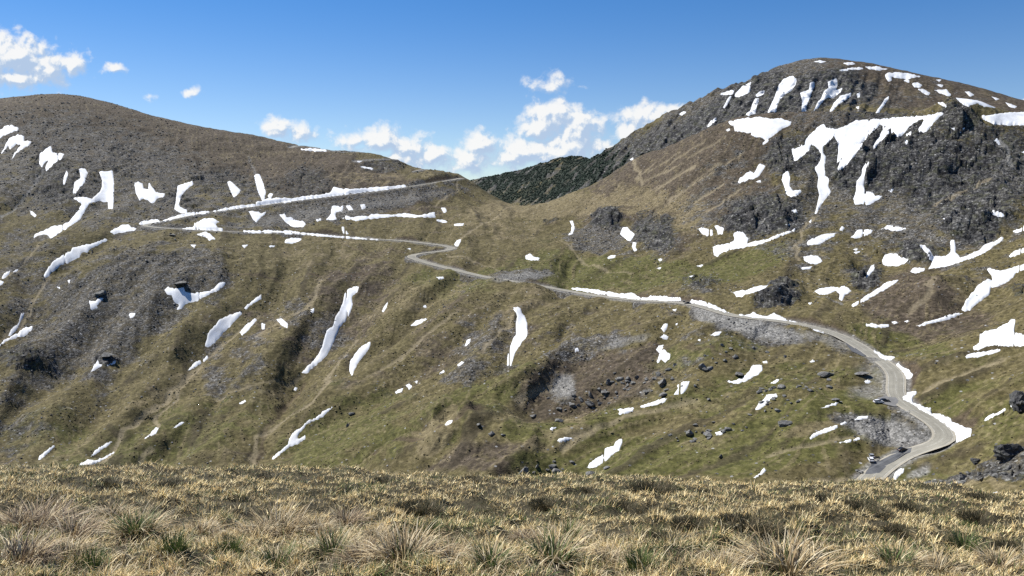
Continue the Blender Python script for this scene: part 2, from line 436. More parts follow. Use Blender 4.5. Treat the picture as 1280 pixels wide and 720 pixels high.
('G',.8,'round snow patch between the two dark knolls',[(540,210),(555,180),(575,175),(590,195),(612,210),(605,225),(590,245),(575,240),(560,225)]),
('G',.5,'small crooked snow fleck below the round patch between the knolls',[(605,250),(622,254),(616,275),(627,293),(612,297),(601,275)]),
('G',.6,'small flat snow patch on the meadow above the road',[(68,320),(90,308),(110,325),(140,329),(132,341),(90,340),(70,334)]),
('G',.4,'small flat snow fleck below the left dark knoll',[(473,329),(495,318),(519,316),(512,329),(480,335)]),
('G',1.2,'long snow bank on the uphill side of the straight road',[(290,478),(330,478),(420,488),(540,510),(600,506),(640,528),(680,530),(690,518),(740,520),(800,528),(840,526),(860,546),(760,543),(640,538),(480,518),(300,488)]),
('G',1.2,'snow bank beside the road right of the dark car',[(885,552),(900,537),(960,545),(1010,565),(1060,590),(1100,610),(1060,605),(980,580),(900,556)]),
('H',1,'wavy snow bank along the road above the grey scree embankment',[(-150,613),(-90,613),(-70,603),(-50,616),(0,620),(30,605),(60,620),(100,640),(148,652),(140,657),(60,641),(0,638),(-80,630),(-150,620)]),
('L',1,'tapering snow bank along the road where it starts to bend down',[(200,-80),(260,-68),(320,-52),(390,-20),(440,0),(470,14),(440,6),(380,-18),(300,-48),(220,-70)]),
('G',.6,'flat snow patch at the left foot of the right hill scree',[(928,181),(950,175),(1002,190),(1005,216),(975,222),(943,206)]),
('G',.6,'small upright snow patch beside the lichen crag',[(1010,170),(1025,166),(1060,180),(1052,213),(1030,212),(1025,190)]),
('G',.9,'snow patch with a long thin tail under the lichen crag',[(1003,270),(1030,265),(1070,260),(1110,245),(1115,235),(1105,210),(1125,197),(1150,200),(1185,230),(1180,255),(1240,245),(1280,233),(1340,208),(1390,195),(1417,181),(1412,196),(1370,210),(1320,232),(1280,248),(1180,274),(1100,287),(1050,302),(1030,322),(1008,317)]),
('G',.8,'tapering snow tongue above the rocky hump by the road',[(1103,500),(1130,495),(1180,488),(1240,470),(1282,466),(1270,480),(1200,502),(1150,522),(1123,524)]),
('G',.4,None,[(728,336),(745,330),(752,343),(735,347)]),
('G',.4,None,[(718,381),(747,376),(737,387)]),
('G',.4,None,[(918,369),(957,363),(942,376)]),
('G',.4,None,[(883,421),(907,418),(897,428)]),
('G',.6,'small snow scrap at the head of the rocky gully below the road',[(743,682),(765,658),(782,660),(772,686),(760,700)]),
('G',.4,None,[(798,588),(825,583),(817,597)]),
('G',.6,'small bright snow patch under the grey road embankment',[(985,717),(1020,700),(1052,696),(1032,720)]),
('G',.4,None,[(813,662),(830,653),(827,670)]),
('K',.7,'broken snow patch in the rocky gully below the road',[(718,70),(735,48),(757,46),(745,75),(760,70),(792,90),(787,116),(765,130),(745,115),(735,132),(720,137),(735,100),(740,85)]),
('K',.4,None,[(738,6),(760,-8),(782,0),(777,20),(755,14)]),
('K',.7,'snow tongue at the right end of the boulder field',[(808,293),(830,265),(825,245),(855,228),(887,226),(877,260),(862,282),(835,297)]),
('K',.6,'thin snow streak below the boulder field',[(643,353),(690,333),(740,316),(777,310),(772,323),(720,347),(680,352),(655,357)]),
('K',.6,'small forked snow strip left of the thin streak in the boulders',[(513,368),(560,363),(607,360),(602,377),(560,390),(533,390),(550,375)]),
('K',.4,None,[(183,469),(195,456),(230,453),(200,474)]),
('K',.6,'small lens of snow on the grass left of the big slanting patch',[(220,526),(240,508),(307,503),(297,520),(260,532),(235,532)]),
('K',.9,'big slanting snow patch low on the grass above the brow',[(370,662),(390,635),(430,605),(455,590),(460,565),(510,550),(520,525),(552,515),(550,535),(532,572),(500,592),(470,622),(440,647),(400,660)]),
('K',.8,'curved snow patch around dark boulders in the right meadow',[(1073,223),(1110,225),(1150,210),(1190,175),(1205,148),(1252,143),(1254,172),(1230,192),(1195,207),(1160,232),(1115,239),(1083,232)]),
('K',.7,'upright snow streak beside a rocky heap in the right meadow',[(1218,367),(1235,335),(1260,315),(1275,293),(1292,298),(1287,332),(1260,352),(1235,372)]),
('K',.5,'small oval snow fleck beside a dark boulder heap',[(1013,482),(1040,476),(1062,488),(1045,497),(1018,492)]),
('K',.4,None,[(313,62),(330,58),(337,75),(315,82)]),
('K',.4,None,[(1248,126),(1275,123),(1278,136),(1260,138)]),
('K',.6,'small snow streak in a gully at the brow under the right meadow',[(1206,707),(1240,685),(1260,658),(1272,670),(1252,692),(1218,712)]),
('K',.4,None,[(923,22),(945,13),(942,27)]),
('K',.4,None,[(958,10),(978,3),(972,15)]),
('C',.9,'flat snow patch on the skyline edge of the high mountain',[(1040,150),(1080,135),(1115,130),(1105,150),(1060,155)]),
('C',.9,'snow patch with two lobes near the left ridge of the high mountain',[(1105,160),(1140,125),(1150,110),(1190,112),(1190,135),(1170,150),(1135,165)]),
('C',.7,'tiny snow dash on the left ridge of the high mountain',[(1163,106),(1197,91),(1192,105)]),
('C',.7,'thin snow thread running down from the ridge of the high mountain',[(1053,221),(1070,190),(1085,163),(1097,161),(1082,195),(1062,222)]),
('C',.7,'lone snow fleck low on the skyline of the high mountain',[(833,251),(860,236),(874,240),(850,257)]),
('C',.7,'thin snow dash just above the brown shoulder of the right hill',[(973,313),(995,283),(1020,268),(1022,280),(1000,302),(980,316)]),
('C',.7,'ragged snow patch above the big shoulder patch',[(1170,251),(1190,235),(1200,200),(1215,175),(1232,173),(1232,190),(1222,210),(1217,247),(1185,259)]),
('C',.7,'small snow scrap below the left ridge of the high mountain',[(1218,156),(1240,138),(1264,133),(1257,150),(1225,164)]),
('C',1,'big flat snow patch on the brown shoulder of the right hill',[(1080,290),(1140,275),(1220,266),(1280,273),(1345,272),(1395,290),(1390,305),(1340,330),(1300,365),(1270,380),(1240,360),(1220,365),(1185,355),(1195,345),(1115,335),(1110,315)]),
('C',.5,None,[(1248,402),(1280,368),(1287,385),(1255,404)]),
('C',.4,None,[(1068,331),(1085,320),(1092,330),(1078,338)]),
('C',.8,'boomerang shaped snow patch on the right hill above the lichen crag',[(1128,590),(1140,570),(1165,555),(1190,530),(1210,550),(1240,500),(1265,510),(1250,535),(1235,555),(1205,575),(1170,582),(1135,597)]),
('C',.4,None,[(1218,589),(1240,580),(1247,593)]),
('C',.4,None,[(588,478),(605,468),(607,484)]),
('D',1,'broad snow gully farthest left on the high mountain face',[(0,322),(15,280),(35,240),(55,185),(80,155),(120,140),(145,160),(135,185),(115,215),(80,235),(60,255),(45,285),(40,322)]),
('D',.9,'second snow gully from the left on the high mountain face',[(162,225),(205,210),(210,175),(232,168),(232,195),(215,225),(210,250),(190,290),(190,316),(168,316),(172,265)]),
('D',.9,'forked snow gully third from the left on the high mountain face',[(228,316),(240,285),(265,250),(280,215),(305,200),(300,170),(345,150),(348,185),(340,210),(372,200),(360,225),(325,250),(300,245),(285,255),(255,295)]),
('D',.9,'slanting snow gully right of the forked one on the high mountain',[(310,316),(330,275),(360,240),(415,225),(410,245),(370,270),(345,290),(322,316)]),
('D',.5,None,[(443,230),(460,223),(460,245),(448,248)]),
('D',.5,None,[(438,296),(456,291),(453,307)]),
('D',.7,'lone thin snow streak above the shoulder of the right hill',[(538,328),(560,290),(585,255),(607,238),(602,255),(577,290),(555,328)]),
('D',.7,'snow dash highest on the summit of the high mountain',[(228,68),(260,61),(292,67),(270,75)]),
('D',.7,'small snow dash right of the summit on the skyline',[(373,75),(420,71),(437,80),(400,86)]),
('D',.6,'lower of two thin snow dashes below the summit',[(348,108),(395,105),(402,114),(365,115)]),
('D',.6,'longer of two thin snow dashes below the summit',[(393,101),(475,97),(477,107),(400,108)]),
('D',.8,'lens of snow on the upper right shoulder of the high mountain',[(488,94),(540,91),(597,105),(570,112),(510,108)]),
('D',.8,'long ragged snow patch under the skyline of the high mountain',[(586,135),(600,123),(660,123),(720,130),(762,143),(720,150),(700,157),(640,147),(620,145),(622,166),(600,167),(590,148)]),
('D',.5,None,[(678,163),(690,158),(707,162),(705,174)]),
('D',.7,'oval snow patch below the long ragged one on the high mountain',[(718,178),(745,171),(772,185),(762,197),(733,197)]),
('D',.7,'slanting snow patch right of the oval one on the high mountain',[(750,205),(775,203),(810,225),(802,237),(775,227)]),
('D',.7,'slanting snow strip just above the dark crag top',[(838,258),(860,256),(897,290),(885,299),(855,280)]),
('D',.7,'flat snow strip with a hooked end near the right skyline',[(830,210),(860,210),(890,205),(917,235),(905,242),(870,230)]),
('D',.9,'widest snow field on the right shoulder of the high mountain',[(915,225),(940,228),(980,235),(1020,250),(1060,255),(1100,265),(1158,290),(1130,297),(1080,292),(1050,280),(1010,285),(1000,270),(1005,292),(985,290),(950,260)]),
('D',.6,'small snow strip above the widest snow field',[(983,218),(1005,218),(1032,235),(1010,242)]),
('D',.5,None,[(838,182),(877,184),(870,197)]),
('D',.5,None,[(838,158),(867,159),(855,168)]),
('D',.5,None,[(1118,243),(1157,255),(1140,260)]),
('D',.6,'last snow strip on the skyline toward the right edge',[(1188,272),(1247,293),(1230,300),(1205,292)]),
('D',1.2,'largest snow field with long dripping tongues on the right hill crags',[(120,505),(185,490),(190,455),(215,430),(260,385),(280,380),(290,400),(340,405),(400,385),(440,362),(500,358),(600,352),(690,345),(780,340),(885,318),(875,335),(845,355),(820,385),(790,420),(755,422),(750,405),(785,355),(755,360),(715,385),(665,440),(645,445),(630,415),(590,440),(560,470),(530,505),(528,490),(560,430),(590,390),(560,385),(520,420),(470,480),(465,500),(430,540),(380,595),(352,617),(348,600),(365,560),(395,525),(345,575),(352,520),(350,480),(330,440),(300,470),(275,490),(275,525),(290,545),(280,590),(285,640),(305,655),(300,690),(315,720),(270,775),(243,832),(232,830),(245,780),(255,735),(245,690),(250,650),(235,600),(262,560),(265,530),(240,495),(215,480),(205,510),(165,545),(130,572)]),
('D',.8,'boot shaped snow patch left of the dripping tongues',[(75,630),(100,615),(110,650),(105,690),(125,710),(170,712),(160,724),(155,726),(150,738),(118,746),(92,731),(85,700),(68,660)]),
('D',.8,'bell shaped snow patch at the foot of a gully in the crags',[(440,665),(468,640),(470,610),(490,570),(507,565),(500,600),(485,625),(480,690),(490,715),(520,722),(535,735),(572,740),(545,765),(495,788),(470,780),(432,785),(428,755),(438,715)]),
('D',1.2,'smooth flat snow field on the ridge at the right edge',[(1065,340),(1120,335),(1180,325),(1280,320),(1330,320),(1330,384),(1200,387),(1130,380),(1085,362)]),
('D',.5,'small snow scrap on the crag below the largest snow field',[(688,431),(715,416),(714,436),(695,442)]),
('D',.4,None,[(678,460),(702,461),(692,487)]),
('D',.4,None,[(913,402),(932,393),(932,414)]),
('D',.5,'small snow scrap high on the dark crag',[(953,421),(985,393),(984,408),(962,427)]),
('D',.4,None,[(1128,460),(1145,451),(1167,480),(1155,487)]),
('D',.4,None,[(1266,520),(1290,515),(1290,534)]),
('D',.4,None,[(598,713),(630,703),(617,724)]),
('H',.8,'flat snow patch trailing right on the scree below the tongues',[(193,256),(205,240),(245,222),(290,208),(337,205),(332,222),(300,237),(250,264),(200,267)]),
('H',.4,None,[(356,190),(370,168),(384,180),(370,197)]),
('H',.7,'triangular snow patch on the scree under the green crag',[(416,226),(450,188),(490,185),(532,192),(502,212),(480,224),(430,234)]),
('H',.6,'thin ragged snow strip right of the triangular patch',[(553,188),(600,168),(627,168),(617,180),(640,173),(700,181),(662,194),(620,195),(600,184)]),
('H',.7,'star shaped snow patch on the brown slope below the scree',[(178,325),(210,315),(250,318),(272,345),(240,364),(200,357),(183,343)]),
('H',.5,'thin snow dash under the star shaped patch',[(161,378),(225,370),(207,387),(170,387)]),
('H',.9,'rounded fish shaped snow patch beside the dark rib',[(567,345),(580,320),(610,307),(640,308),(660,325),(702,335),(690,355),(650,370),(600,370),(572,360)]),
('H',1,'antlered snow patch curling under the dark crag on the right',[(755,265),(785,265),(820,305),(825,320),(890,320),(915,300),(912,245),(930,238),(942,280),(940,300),(960,330),(1010,310),(1060,290),(1080,265),(1130,248),(1170,225),(1180,230),(1160,250),(1110,285),(1060,315),(1010,335),(950,355),(880,375),(805,385),(820,350),(790,305)]),
('H',.6,'small flat snow patch left of the antlered patch',[(708,401),(725,378),(787,380),(782,394),(740,407)]),
('H',.8,'long slim snow arc along the edge of the brown dome',[(408,570),(450,545),(500,513),(560,473),(600,450),(657,438),(622,465),(560,502),(500,537),(430,574)]),
('H',.8,'snow patch with a brown gap in a hollow left of the dome',[(228,496),(260,483),(310,473),(360,478),(380,468),(422,495),(387,512),(370,542),(355,537),(358,512),(340,492),(300,512),(260,512)]),
('H',.5,'small upright snow scrap on the rocks above the slim arc',[(488,422),(515,368),(532,360),(532,385),(507,420),(495,434)]),
('H',.5,'thin flat snow strip on the grass above the road bend',[(488,661),(520,655),(550,663),(607,660),(607,674),(540,680),(495,672)]),
('H',.4,None,[(613,651),(635,645),(657,655),(630,662)]),
('H',.4,None,[(678,646),(700,638),(712,645),(690,654)]),
('H',1,'large sloping snow patch on the right slope below the antlered one',[(965,590),(985,545),(1030,495),(1045,470),(1100,435),(1120,440),(1115,415),(1095,385),(1110,380),(1160,395),(1220,380),(1280,360),(1320,345),(1320,375),(1240,405),(1220,430),(1190,455),(1150,470),(1115,480),(1110,510),(1060,545),(1010,590),(980,600)]),
('H',.7,'thin snow strip trailing left from the large sloping patch',[(743,669),(790,648),(840,635),(900,615),(960,603),(987,605),(930,627),(890,642),(800,662),(755,674)]),
('H',.9,'broad ragged snow patch with dark stones at the right edge',[(1062,712),(1090,695),(1140,687),(1170,665),(1200,655),(1225,635),(1242,640),(1230,680),(1232,700),(1300,718),(1330,720),(1330,765),(1262,772),(1150,770),(1130,765),(1085,775),(1060,790),(1028,790),(1025,775),(1060,755)]),
('L',.6,'thin snow strip under the broad ragged patch at the right edge',[(983,66),(1010,48),(1080,38),(1162,23),(1164,36),(1110,52),(1040,67),(990,70)]),
('H',.7,'short snow strip cut by the right edge below the crag',[(1203,321),(1230,298),(1285,276),(1310,270),(1300,298),(1240,317),(1212,327)]),
('H',.6,'small snow patch at the right edge beside dark rocks',[(1223,193),(1265,183),(1285,158),(1310,160),(1300,192),(1250,202),(1230,202)]),
('H',.6,'small pointed snow patch above the dark crag on the right',[(1108,97),(1135,90),(1172,105),(1184,123),(1150,127),(1120,109)]),
('H',.4,None,[(116,90),(140,86),(150,106),(130,105)]),
('H',.4,None,[(83,163),(132,156),(120,167)]),
('H',.4,None,[(423,287),(450,283),(442,295)]),
('H',.4,None,[(423,301),(467,295),(442,310)]),
('H',.4,None,[(198,555),(220,551),(212,565)]),
('H',.4,None,[(203,149),(220,133),(214,157)]),
('H',.4,None,[(872,132),(887,128),(882,141)]),
('L',.9,'snow strip on the outside of the road before the parked cars bend',[(515,28),(540,33),(580,58),(642,65),(612,80),(590,84),(560,67),(530,50)]),
('L',.9,'lumpy snow strip right of the road at its first curve',[(635,97),(655,95),(670,113),(700,123),(724,150),(717,172),(690,177),(670,142),(648,120)]),
('L',1.4,'largest roadside snow bank under the brown cut of the lower bend',[(668,265),(690,245),(740,233),(747,245),(720,270),(725,293),(760,303),(790,318),(815,318),(820,348),(860,350),(915,373),(917,388),(940,393),(985,418),(1017,423),(1012,462),(942,494),(930,450),(890,413),(840,378),(800,353),(750,323),(700,293),(673,285)]),
('L',.8,'long lens of snow on the grass left of the grey embankment',[(205,472),(225,450),(280,423),(347,405),(350,418),(310,437),(250,457),(213,477)]),
('L',.4,None,[(358,401),(385,386),(397,395),(370,407)]),
('L',.5,'small snow lens on the grey embankment below the parked cars',[(426,379),(460,360),(500,358),(497,372),(440,382)]),
('L',.5,'thin lower snow dash left of the gravel lot',[(353,493),(400,478),(457,468),(462,478),(410,492),(370,497)]),
('L',.5,'thin snow dash left of the small pull-out',[(260,321),(300,303),(352,291),(342,305),(280,322)]),
('L',.4,None,[(480,186),(500,176),(522,188),(500,200),(485,197)]),
('L',.4,None,[(203,88),(225,78),(237,87),(215,95)]),
('L',.4,None,[(13,196),(45,175),(59,178),(35,199)]),
('L',.5,'small snow patch at the left end of the boulders in the meadow',[(-8,274),(-8,254),(0,253),(40,248),(50,262),(20,274)]),
('L',.6,'slim snow streak alone on the right grass slope',[(1078,379),(1110,353),(1150,340),(1192,318),(1192,330),(1150,354),(1110,374),(1085,387)]),
('L',.4,None,[(1201,311),(1215,298),(1227,303),(1217,320)]),
('L',.8,'small snow heap in the rocky ditch inside the lowest road bend',[(626,667),(635,645),(660,620),(682,623),(677,641),(652,667),(635,687)]),
('L',.7,'bright flat snow strip just behind the grassy brow at lower right',[(1010,737),(1060,730),(1147,733),(1150,748),(1060,752)]),
]
# ------------------------------------------------------------------ terrain: the basin with both hills
COLUMNS = {
 -160: [(118,1300),(180,1080),(220,950),(270,830),(320,730),(370,660),(420,590),(480,530),(540,480),(600,440)],
 0: [(124,1300),(170,1110),(220,970),(270,870),(320,785),(370,710),(420,640),(480,570),(540,510),(600,455)],
 90: [(119,1330),(170,1140),(220,980),(283,850),(340,750),(420,650),(500,550),(600,450)],
 165: [(137,1340),(180,1150),(230,990),(283,845),(330,755),(400,665),(480,580),(540,520),(600,455)],
 320: [(170,1310),(210,1130),(256,935),(275,885),(290,845),(340,745),(400,670),(480,580),(540,510),(600,445)],
 480: [(195,1220),(212,1120),(239,1010),(268,935),(298,845),(340,735),(380,675),(440,600),(520,490),(600,385)],
 580: [(222,1110),(250,1010),(290,860),(325,755),(370,655),(430,565),(500,460),(600,345)],
 640: [(254,1060),(280,910),(310,800),(351,675),(400,585),(460,495),(530,410),(610,325)],
 720: [(243,1050),(270,920),(300,800),(335,715),(366,640),(430,530),(500,430),(610,315)],
 800: [(195,1010),(240,900),(290,800),(330,690),(375,570),(430,480),(500,400),(610,308)],
 880: [(160,930),(210,830),(270,730),(320,650),(383,515),(430,440),(500,375),(610,300)],
 960: [(142,880),(200,800),(260,710),(310,625),(350,550),(399,465),(450,410),(520,350),(610,290)],
 1040: [(139.5,850),(200,760),(270,660),(330,570),(414,435),(470,375),(540,325),(610,285)],
 1120: [(143,810),(200,740),(260,655),(330,560),(390,465),(430,415),(490,355),(560,310),(610,280)],
 1190: [(138,770),(200,700),(260,620),(330,525),(400,420),(470,345),(550,300),(610,262)],
 1280: [(142,770),(200,680),(260,580),(330,475),(400,385),(470,318),(540,268),(612,222)],
 1440: [(145,740),(200,620),(260,510),(330,410),(400,330),(470,270),(540,220),(620,185)],
}
ctrl = []
for u, rows in COLUMNS.items():
    for v, D in rows: ctrl.append(cp(u, v, D))
    x, y, z = cp(u, *rows[0]); k = x / y
    for f, dz in ((1.10, .035), (1.32, .14), (1.7, .30)):
        ctrl.append((k * y * f, y * f, z - dz * y))
for u, z2, z1 in ((-160, -172, -165), (0, -172, -165), (320, -160, -135), (640, -118, -98), (960, -98, -84), (1280, -80, -66), (1440, -70, -58)):
    k = (u - 640) / F
    ctrl.append((k * 210, 210, z2)); ctrl.append((k * 130, 130, z1))
base = tps(ctrl)
TER = Sheet(-150, 1430, 1.0, 130, 1950, 960)
_c = Sheet(-150, 1430 + 4, 4.0, 130, 1950, 320)     # smooth surface first on a coarser fan
_c.z = base(_c.x, _c.y)
TER.z = _c.samp(_c.z, TER.x, TER.y)
# quadratic smoothing of the linear facets
for _ in range(3):
    TER.z[1:-1] = .25 * TER.z[:-2] + .5 * TER.z[1:-1] + .25 * TER.z[2:]
    TER.z[:, 1:-1] = .25 * TER.z[:, :-2] + .5 * TER.z[:, 1:-1] + .25 * TER.z[:, 2:]

# knolls and crags: (u, v, half width m, half depth m, height m)
KNOLLS = [(556,572,36,40,15),(1148,378,42,40,9),(758,276,26,26,9),(816,285,26,26,8),(1196,146,42,36,13),(1216,290,26,22,10),(1148,322,18,16,7),
 (1080,345,15,14,6),(952,275,38,30,9),(965,372,24,18,7),(170,345,80,60,9),(1085,205,40,40,8),(1160,195,50,40,8),(50,455,26,26,8),(300,330,60,40,5),
 (850,455,30,20,4),(640,540,40,30,5),(1000,515,40,24,4)]
for (u, v, rx, ry, h) in KNOLLS:
    x0, y0, _ = TER.hit(u, v)
    q = ((TER.x - x0) / rx) ** 2 + ((TER.y - y0) / ry) ** 2
    TER.z += h * np.exp(-q * 1.3) * (1 + .25 * gnoise(TER.x / 14, TER.y / 14, 3))
# gullies cut by meltwater: (depth, half width, pixels)
GULLIES = [(7,13,[(158,284),(100,315),(60,345),(40,385),(15,415),(-30,440)]),
 (4,8,[(446,358),(420,420),(380,468),(350,512),(322,560),(310,596)]),(3,7,[(466,424),(446,452),(436,480)]),
 (4,8,[(325,368),(270,420),(240,455),(210,510),(150,560),(100,590)]),(4,8,[(650,382),(642,420),(630,455),(600,490)]),
 (4.5,6,[(604,498),(575,515),(545,532),(505,545),(470,565),(430,592)]),(3,7,[(415,510),(390,530),(365,555),(335,580)]),
 (3,6,[(845,395),(832,420),(826,450)]),(4,10,[(1285,330),(1240,360),(1205,390),(1150,405)]),
 (3,8,[(275,360),(225,385),(170,440),(110,520),(60,570)]),(2.5,7,[(480,350),(470,390),(440,430),(420,470)]),
 (2.5,7,[(600,400),(570,440),(540,475)]),(3,9,[(55,205),(38,240),(10,280)]),(3,9,[(135,215),(130,255),(60,290)]),(3,8,[(230,228),(218,262)]),
 (3,9,[(82,220),(95,250)]),(2.5,8,[(322,220),(330,250)]),(5,12,[(1028,195),(1030,235),(1018,268)]),(4,12,[(1085,200),(1075,245)]),(3,9,[(990,215),(985,240)])]
for dep, hw, pts in GULLIES:
    dep *= 1.35; hw *= 1.9
    W = [TER.hit(u, v)[:2] for u, v in pts]
    x0 = min(p[0] for p in W) - 3 * hw; x1 = max(p[0] for p in W) + 3 * hw; y0 = min(p[1] for p in W) - 3 * hw; y1 = max(p[1] for p in W) + 3 * hw
    m = (TER.x > x0) & (TER.x < x1) & (TER.y > y0) & (TER.y < y1)
    wx = TER.x[m] + 4 * gnoise(TER.x[m] / 22, TER.y[m] / 22, 11); wy = TER.y[m]
    d, par = seg_dist(wx, wy, W)
    ends = np.clip(np.minimum(par, len(W) - 1 - par) * 1.2 + .15, 0, 1)
    TER.z[m] += ends * (-dep * np.exp(-(d / hw) ** 2 * 1.4) + .4 * dep * np.exp(-((d - 1.9 * hw) / hw) ** 2))

# ---- what covers the ground where: soft patches traced as (u, v, ru, rv, tilt deg, amount)
PATCH = {
 'scree': [(110,215,190,75,12,.75),(270,240,110,34,10,.6),(430,258,150,17,-9,.9),(130,390,130,70,-28,.85),(230,345,70,40,0,.8),(40,340,70,70,-40,.6),(290,455,55,45,-40,.55),
   (395,410,26,60,-60,.6),(610,430,45,45,-50,.6),(580,460,30,14,-20,.7),(725,440,66,10,-14,.85),(705,482,14,16,30,.95),(700,470,60,20,-20,.3),(830,470,70,26,-15,.45),
   (1010,265,75,60,-50,.6),(750,298,45,20,0,.85),(800,300,60,26,0,.5),(1120,230,170,90,20,.75),(930,230,100,60,-35,.5),(940,410,62,14,14,1.0),(1108,541,60,18,12,1.0),
   (880,360,50,14,0,.5),(1240,585,90,14,-12,.8),(1100,445,70,20,10,.4),(1060,330,90,40,-20,.4),(1230,300,80,50,-20,.5),(960,490,90,22,-12,.35),(920,550,80,30,0,.2),
   (1020,300,60,40,-50,.5),(10,520,70,60,0,.5),(100,470,110,60,-30,.45),(880,420,60,10,10,.5),(650,344,40,8,0,.7),(670,345,30,6,-8,.8),(535,560,40,16,-30,.0),
   (830,392,50,10,8,.35),(700,420,60,30,-30,.35),(560,385,60,30,-40,.3),(520,470,60,30,-40,.25)],
 'rock': [(62,208,26,26,20,0.56),(20,250,40,20,-40,0.25),(150,205,20,28,0,0.43),(80,240,36,22,-10,0.56),(108,222,22,20,0,0.43),(225,250,30,14,10,0.5),(282,226,46,22,6,0.46),(385,228,36,24,10,0.53),(345,240,28,20,5,0.43),
   (20,450,34,26,0,0.56),(65,452,26,18,-10,0.43),(20,490,26,20,-40,0.31),(125,365,14,8,0,0.56),(225,355,16,8,0,0.5),(132,448,12,7,0,0.62),(90,350,20,14,0,0.31),
   (185,318,52,9,3,0.37),(480,208,34,8,-4,0.53),(548,215,24,6,0,0.37),(760,274,22,13,0,1.0),(815,288,30,24,0,0.65),(830,300,20,14,0,0.7),(955,272,58,26,0,0.85),
   (1200,150,34,20,20,1.0),(1150,200,110,48,24,0.9),(1070,205,50,40,0,0.8),(1030,190,30,40,10,0.7),(985,195,30,30,0,0.7),(1240,220,60,70,20,0.7),(1215,282,36,22,0,1.0),(1145,318,26,14,0,0.95),
   (1080,345,20,16,-20,1.0),(970,370,32,14,-10,0.8),(1220,260,60,20,-20,0.7),(880,355,24,8,0,0.5),(1180,250,60,20,-10,0.6),(560,535,26,9,-35,0.19),(500,545,30,8,-30,0.19),(460,575,40,6,-20,0.19),
   (1270,360,14,8,0,0.5),(1110,310,30,10,0,0.4),(1260,590,40,10,-10,0.6),(1230,575,30,8,-20,0.5),(1165,603,20,5,0,0.8),(690,275,12,4,0,0.5),(860,355,14,5,0,0.4),(900,420,14,4,0,0.5)],
 'green': [(765,342,150,22,0,.9),(690,330,70,20,0,.6),(910,335,90,22,-14,.75),(700,300,50,18,0,.35),(1000,540,140,50,-10,.75),(860,575,170,34,0,.9),(1120,430,80,26,10,.6),(1210,520,110,60,-25,.5),
   (590,500,110,40,-28,.55),(430,540,110,46,-24,.6),(330,330,60,20,0,.3),(565,355,70,20,10,.6),(470,560,60,26,-20,.6),(200,560,180,50,-20,.55),(60,540,90,40,0,.5),
   (930,490,110,30,-12,.6),(880,440,80,20,-10,.55),(750,590,120,24,0,.8),(1130,590,90,14,0,.7),(620,335,26,6,0,.9),(760,520,110,30,-15,.5),(1060,480,70,26,0,.5),(460,285,100,12,0,.25),
   (1180,430,90,30,10,.35),(640,460,60,26,-30,.3),(290,300,60,20,0,.25),(1060,400,100,20,10,.35),(380,505,60,20,-30,.4),(700,545,90,22,0,.7)],
 'straw': [(690,258,120,16,-4,.8),(820,262,80,26,20,.6),(860,262,30,30,30,.6),(620,285,80,26,0,.45),(400,310,110,26,0,.4),(620,395,90,34,-25,.45),(520,372,90,18,-18,.5),(330,420,70,12,-40,.6),(250,470,90,10,-38,.6),
   (500,420,40,60,-50,.35),(545,545,40,12,-40,.8),(560,215,60,12,-12,.45),(470,222,90,10,0,.45),(330,190,190,18,-12,.35),(180,150,170,20,-4,.3),(880,560,60,14,-10,.5),(680,520,70,12,-14,.5),(900,500,60,10,-14,.5),
   (1000,350,70,14,0,.4),(1180,555,80,40,-25,.4),(1230,605,60,5,0,.7),(1200,370,50,10,-30,.4),(60,430,50,12,-50,.4),(160,520,90,10,-32,.5),(300,510,110,10,-28,.4),(690,560,60,12,-16,.5),
   (1010,545,60,10,-12,.6),(1080,540,30,20,0,.3),(840,412,40,8,0,.4)],
 'heath': [(170,165,280,50,8,1.0),(350,205,210,36,14,1.0),(870,200,130,64,-34,1.0),(800,235,90,44,-30,.8),(920,240,60,50,-34,.7),(980,150,120,14,0,.8),(1145,380,70,44,0,.8),(1190,395,60,30,0,.6),(740,470,120,36,-16,.7),(560,420,70,40,-40,.5),
   (430,385,100,50,-50,.55),(600,580,70,26,0,.7),(330,560,80,30,0,.3),(640,420,60,40,-40,.5),(330,400,60,40,-40,.4),(1130,330,100,40,-20,.4),(1010,330,60,30,0,.3),(520,290,60,20,0,.3),(850,300,50,26,0,.5)],
}
U, V = project(TER.x, TER.y, TER.z)
SNOWM = np.zeros(TER.x.shape, np.float32)          # the ground under the snow is smoother: hollows filled with debris
for (rg_, th_, lb_, pt_) in SNOW:
    po = [(Z[rg_][0] + a / 4, Z[rg_][1] + b / 4) for a, b in pt_]
    js = slice(int(np.clip(min(q[0] for q in po) + 150 - 12, 0, 1570)), int(np.clip(max(q[0] for q in po) + 150 + 12, 2, 1579)))
    vmn, vmx = min(q[1] for q in po) - 4, max(q[1] for q in po) + 4
    sub = (V[:, js] > vmn) & (V[:, js] < vmx)
    if not sub.any(): continue
    uu, vv_ = U[:, js][sub], V[:, js][sub]
    dd_, _ = seg_dist(uu, vv_, po, True); dd_ = np.where(in_poly(uu, vv_, po), dd_, -dd_)
    blk = SNOWM[:, js]; blk[sub] = np.maximum(blk[sub], sstep(dd_, -2.5, 1.5)); SNOWM[:, js] = blk
Uw = U + 9 * gnoise(TER.x / 30, TER.y / 30, 51) + 5 * gnoise(TER.x / 9, TER.y / 9, 52)
Vw = V + 5 * gnoise(TER.x / 26, TER.y / 34, 53) + 3 * gnoise(TER.x / 8, TER.y / 11, 54)
MASK = {}
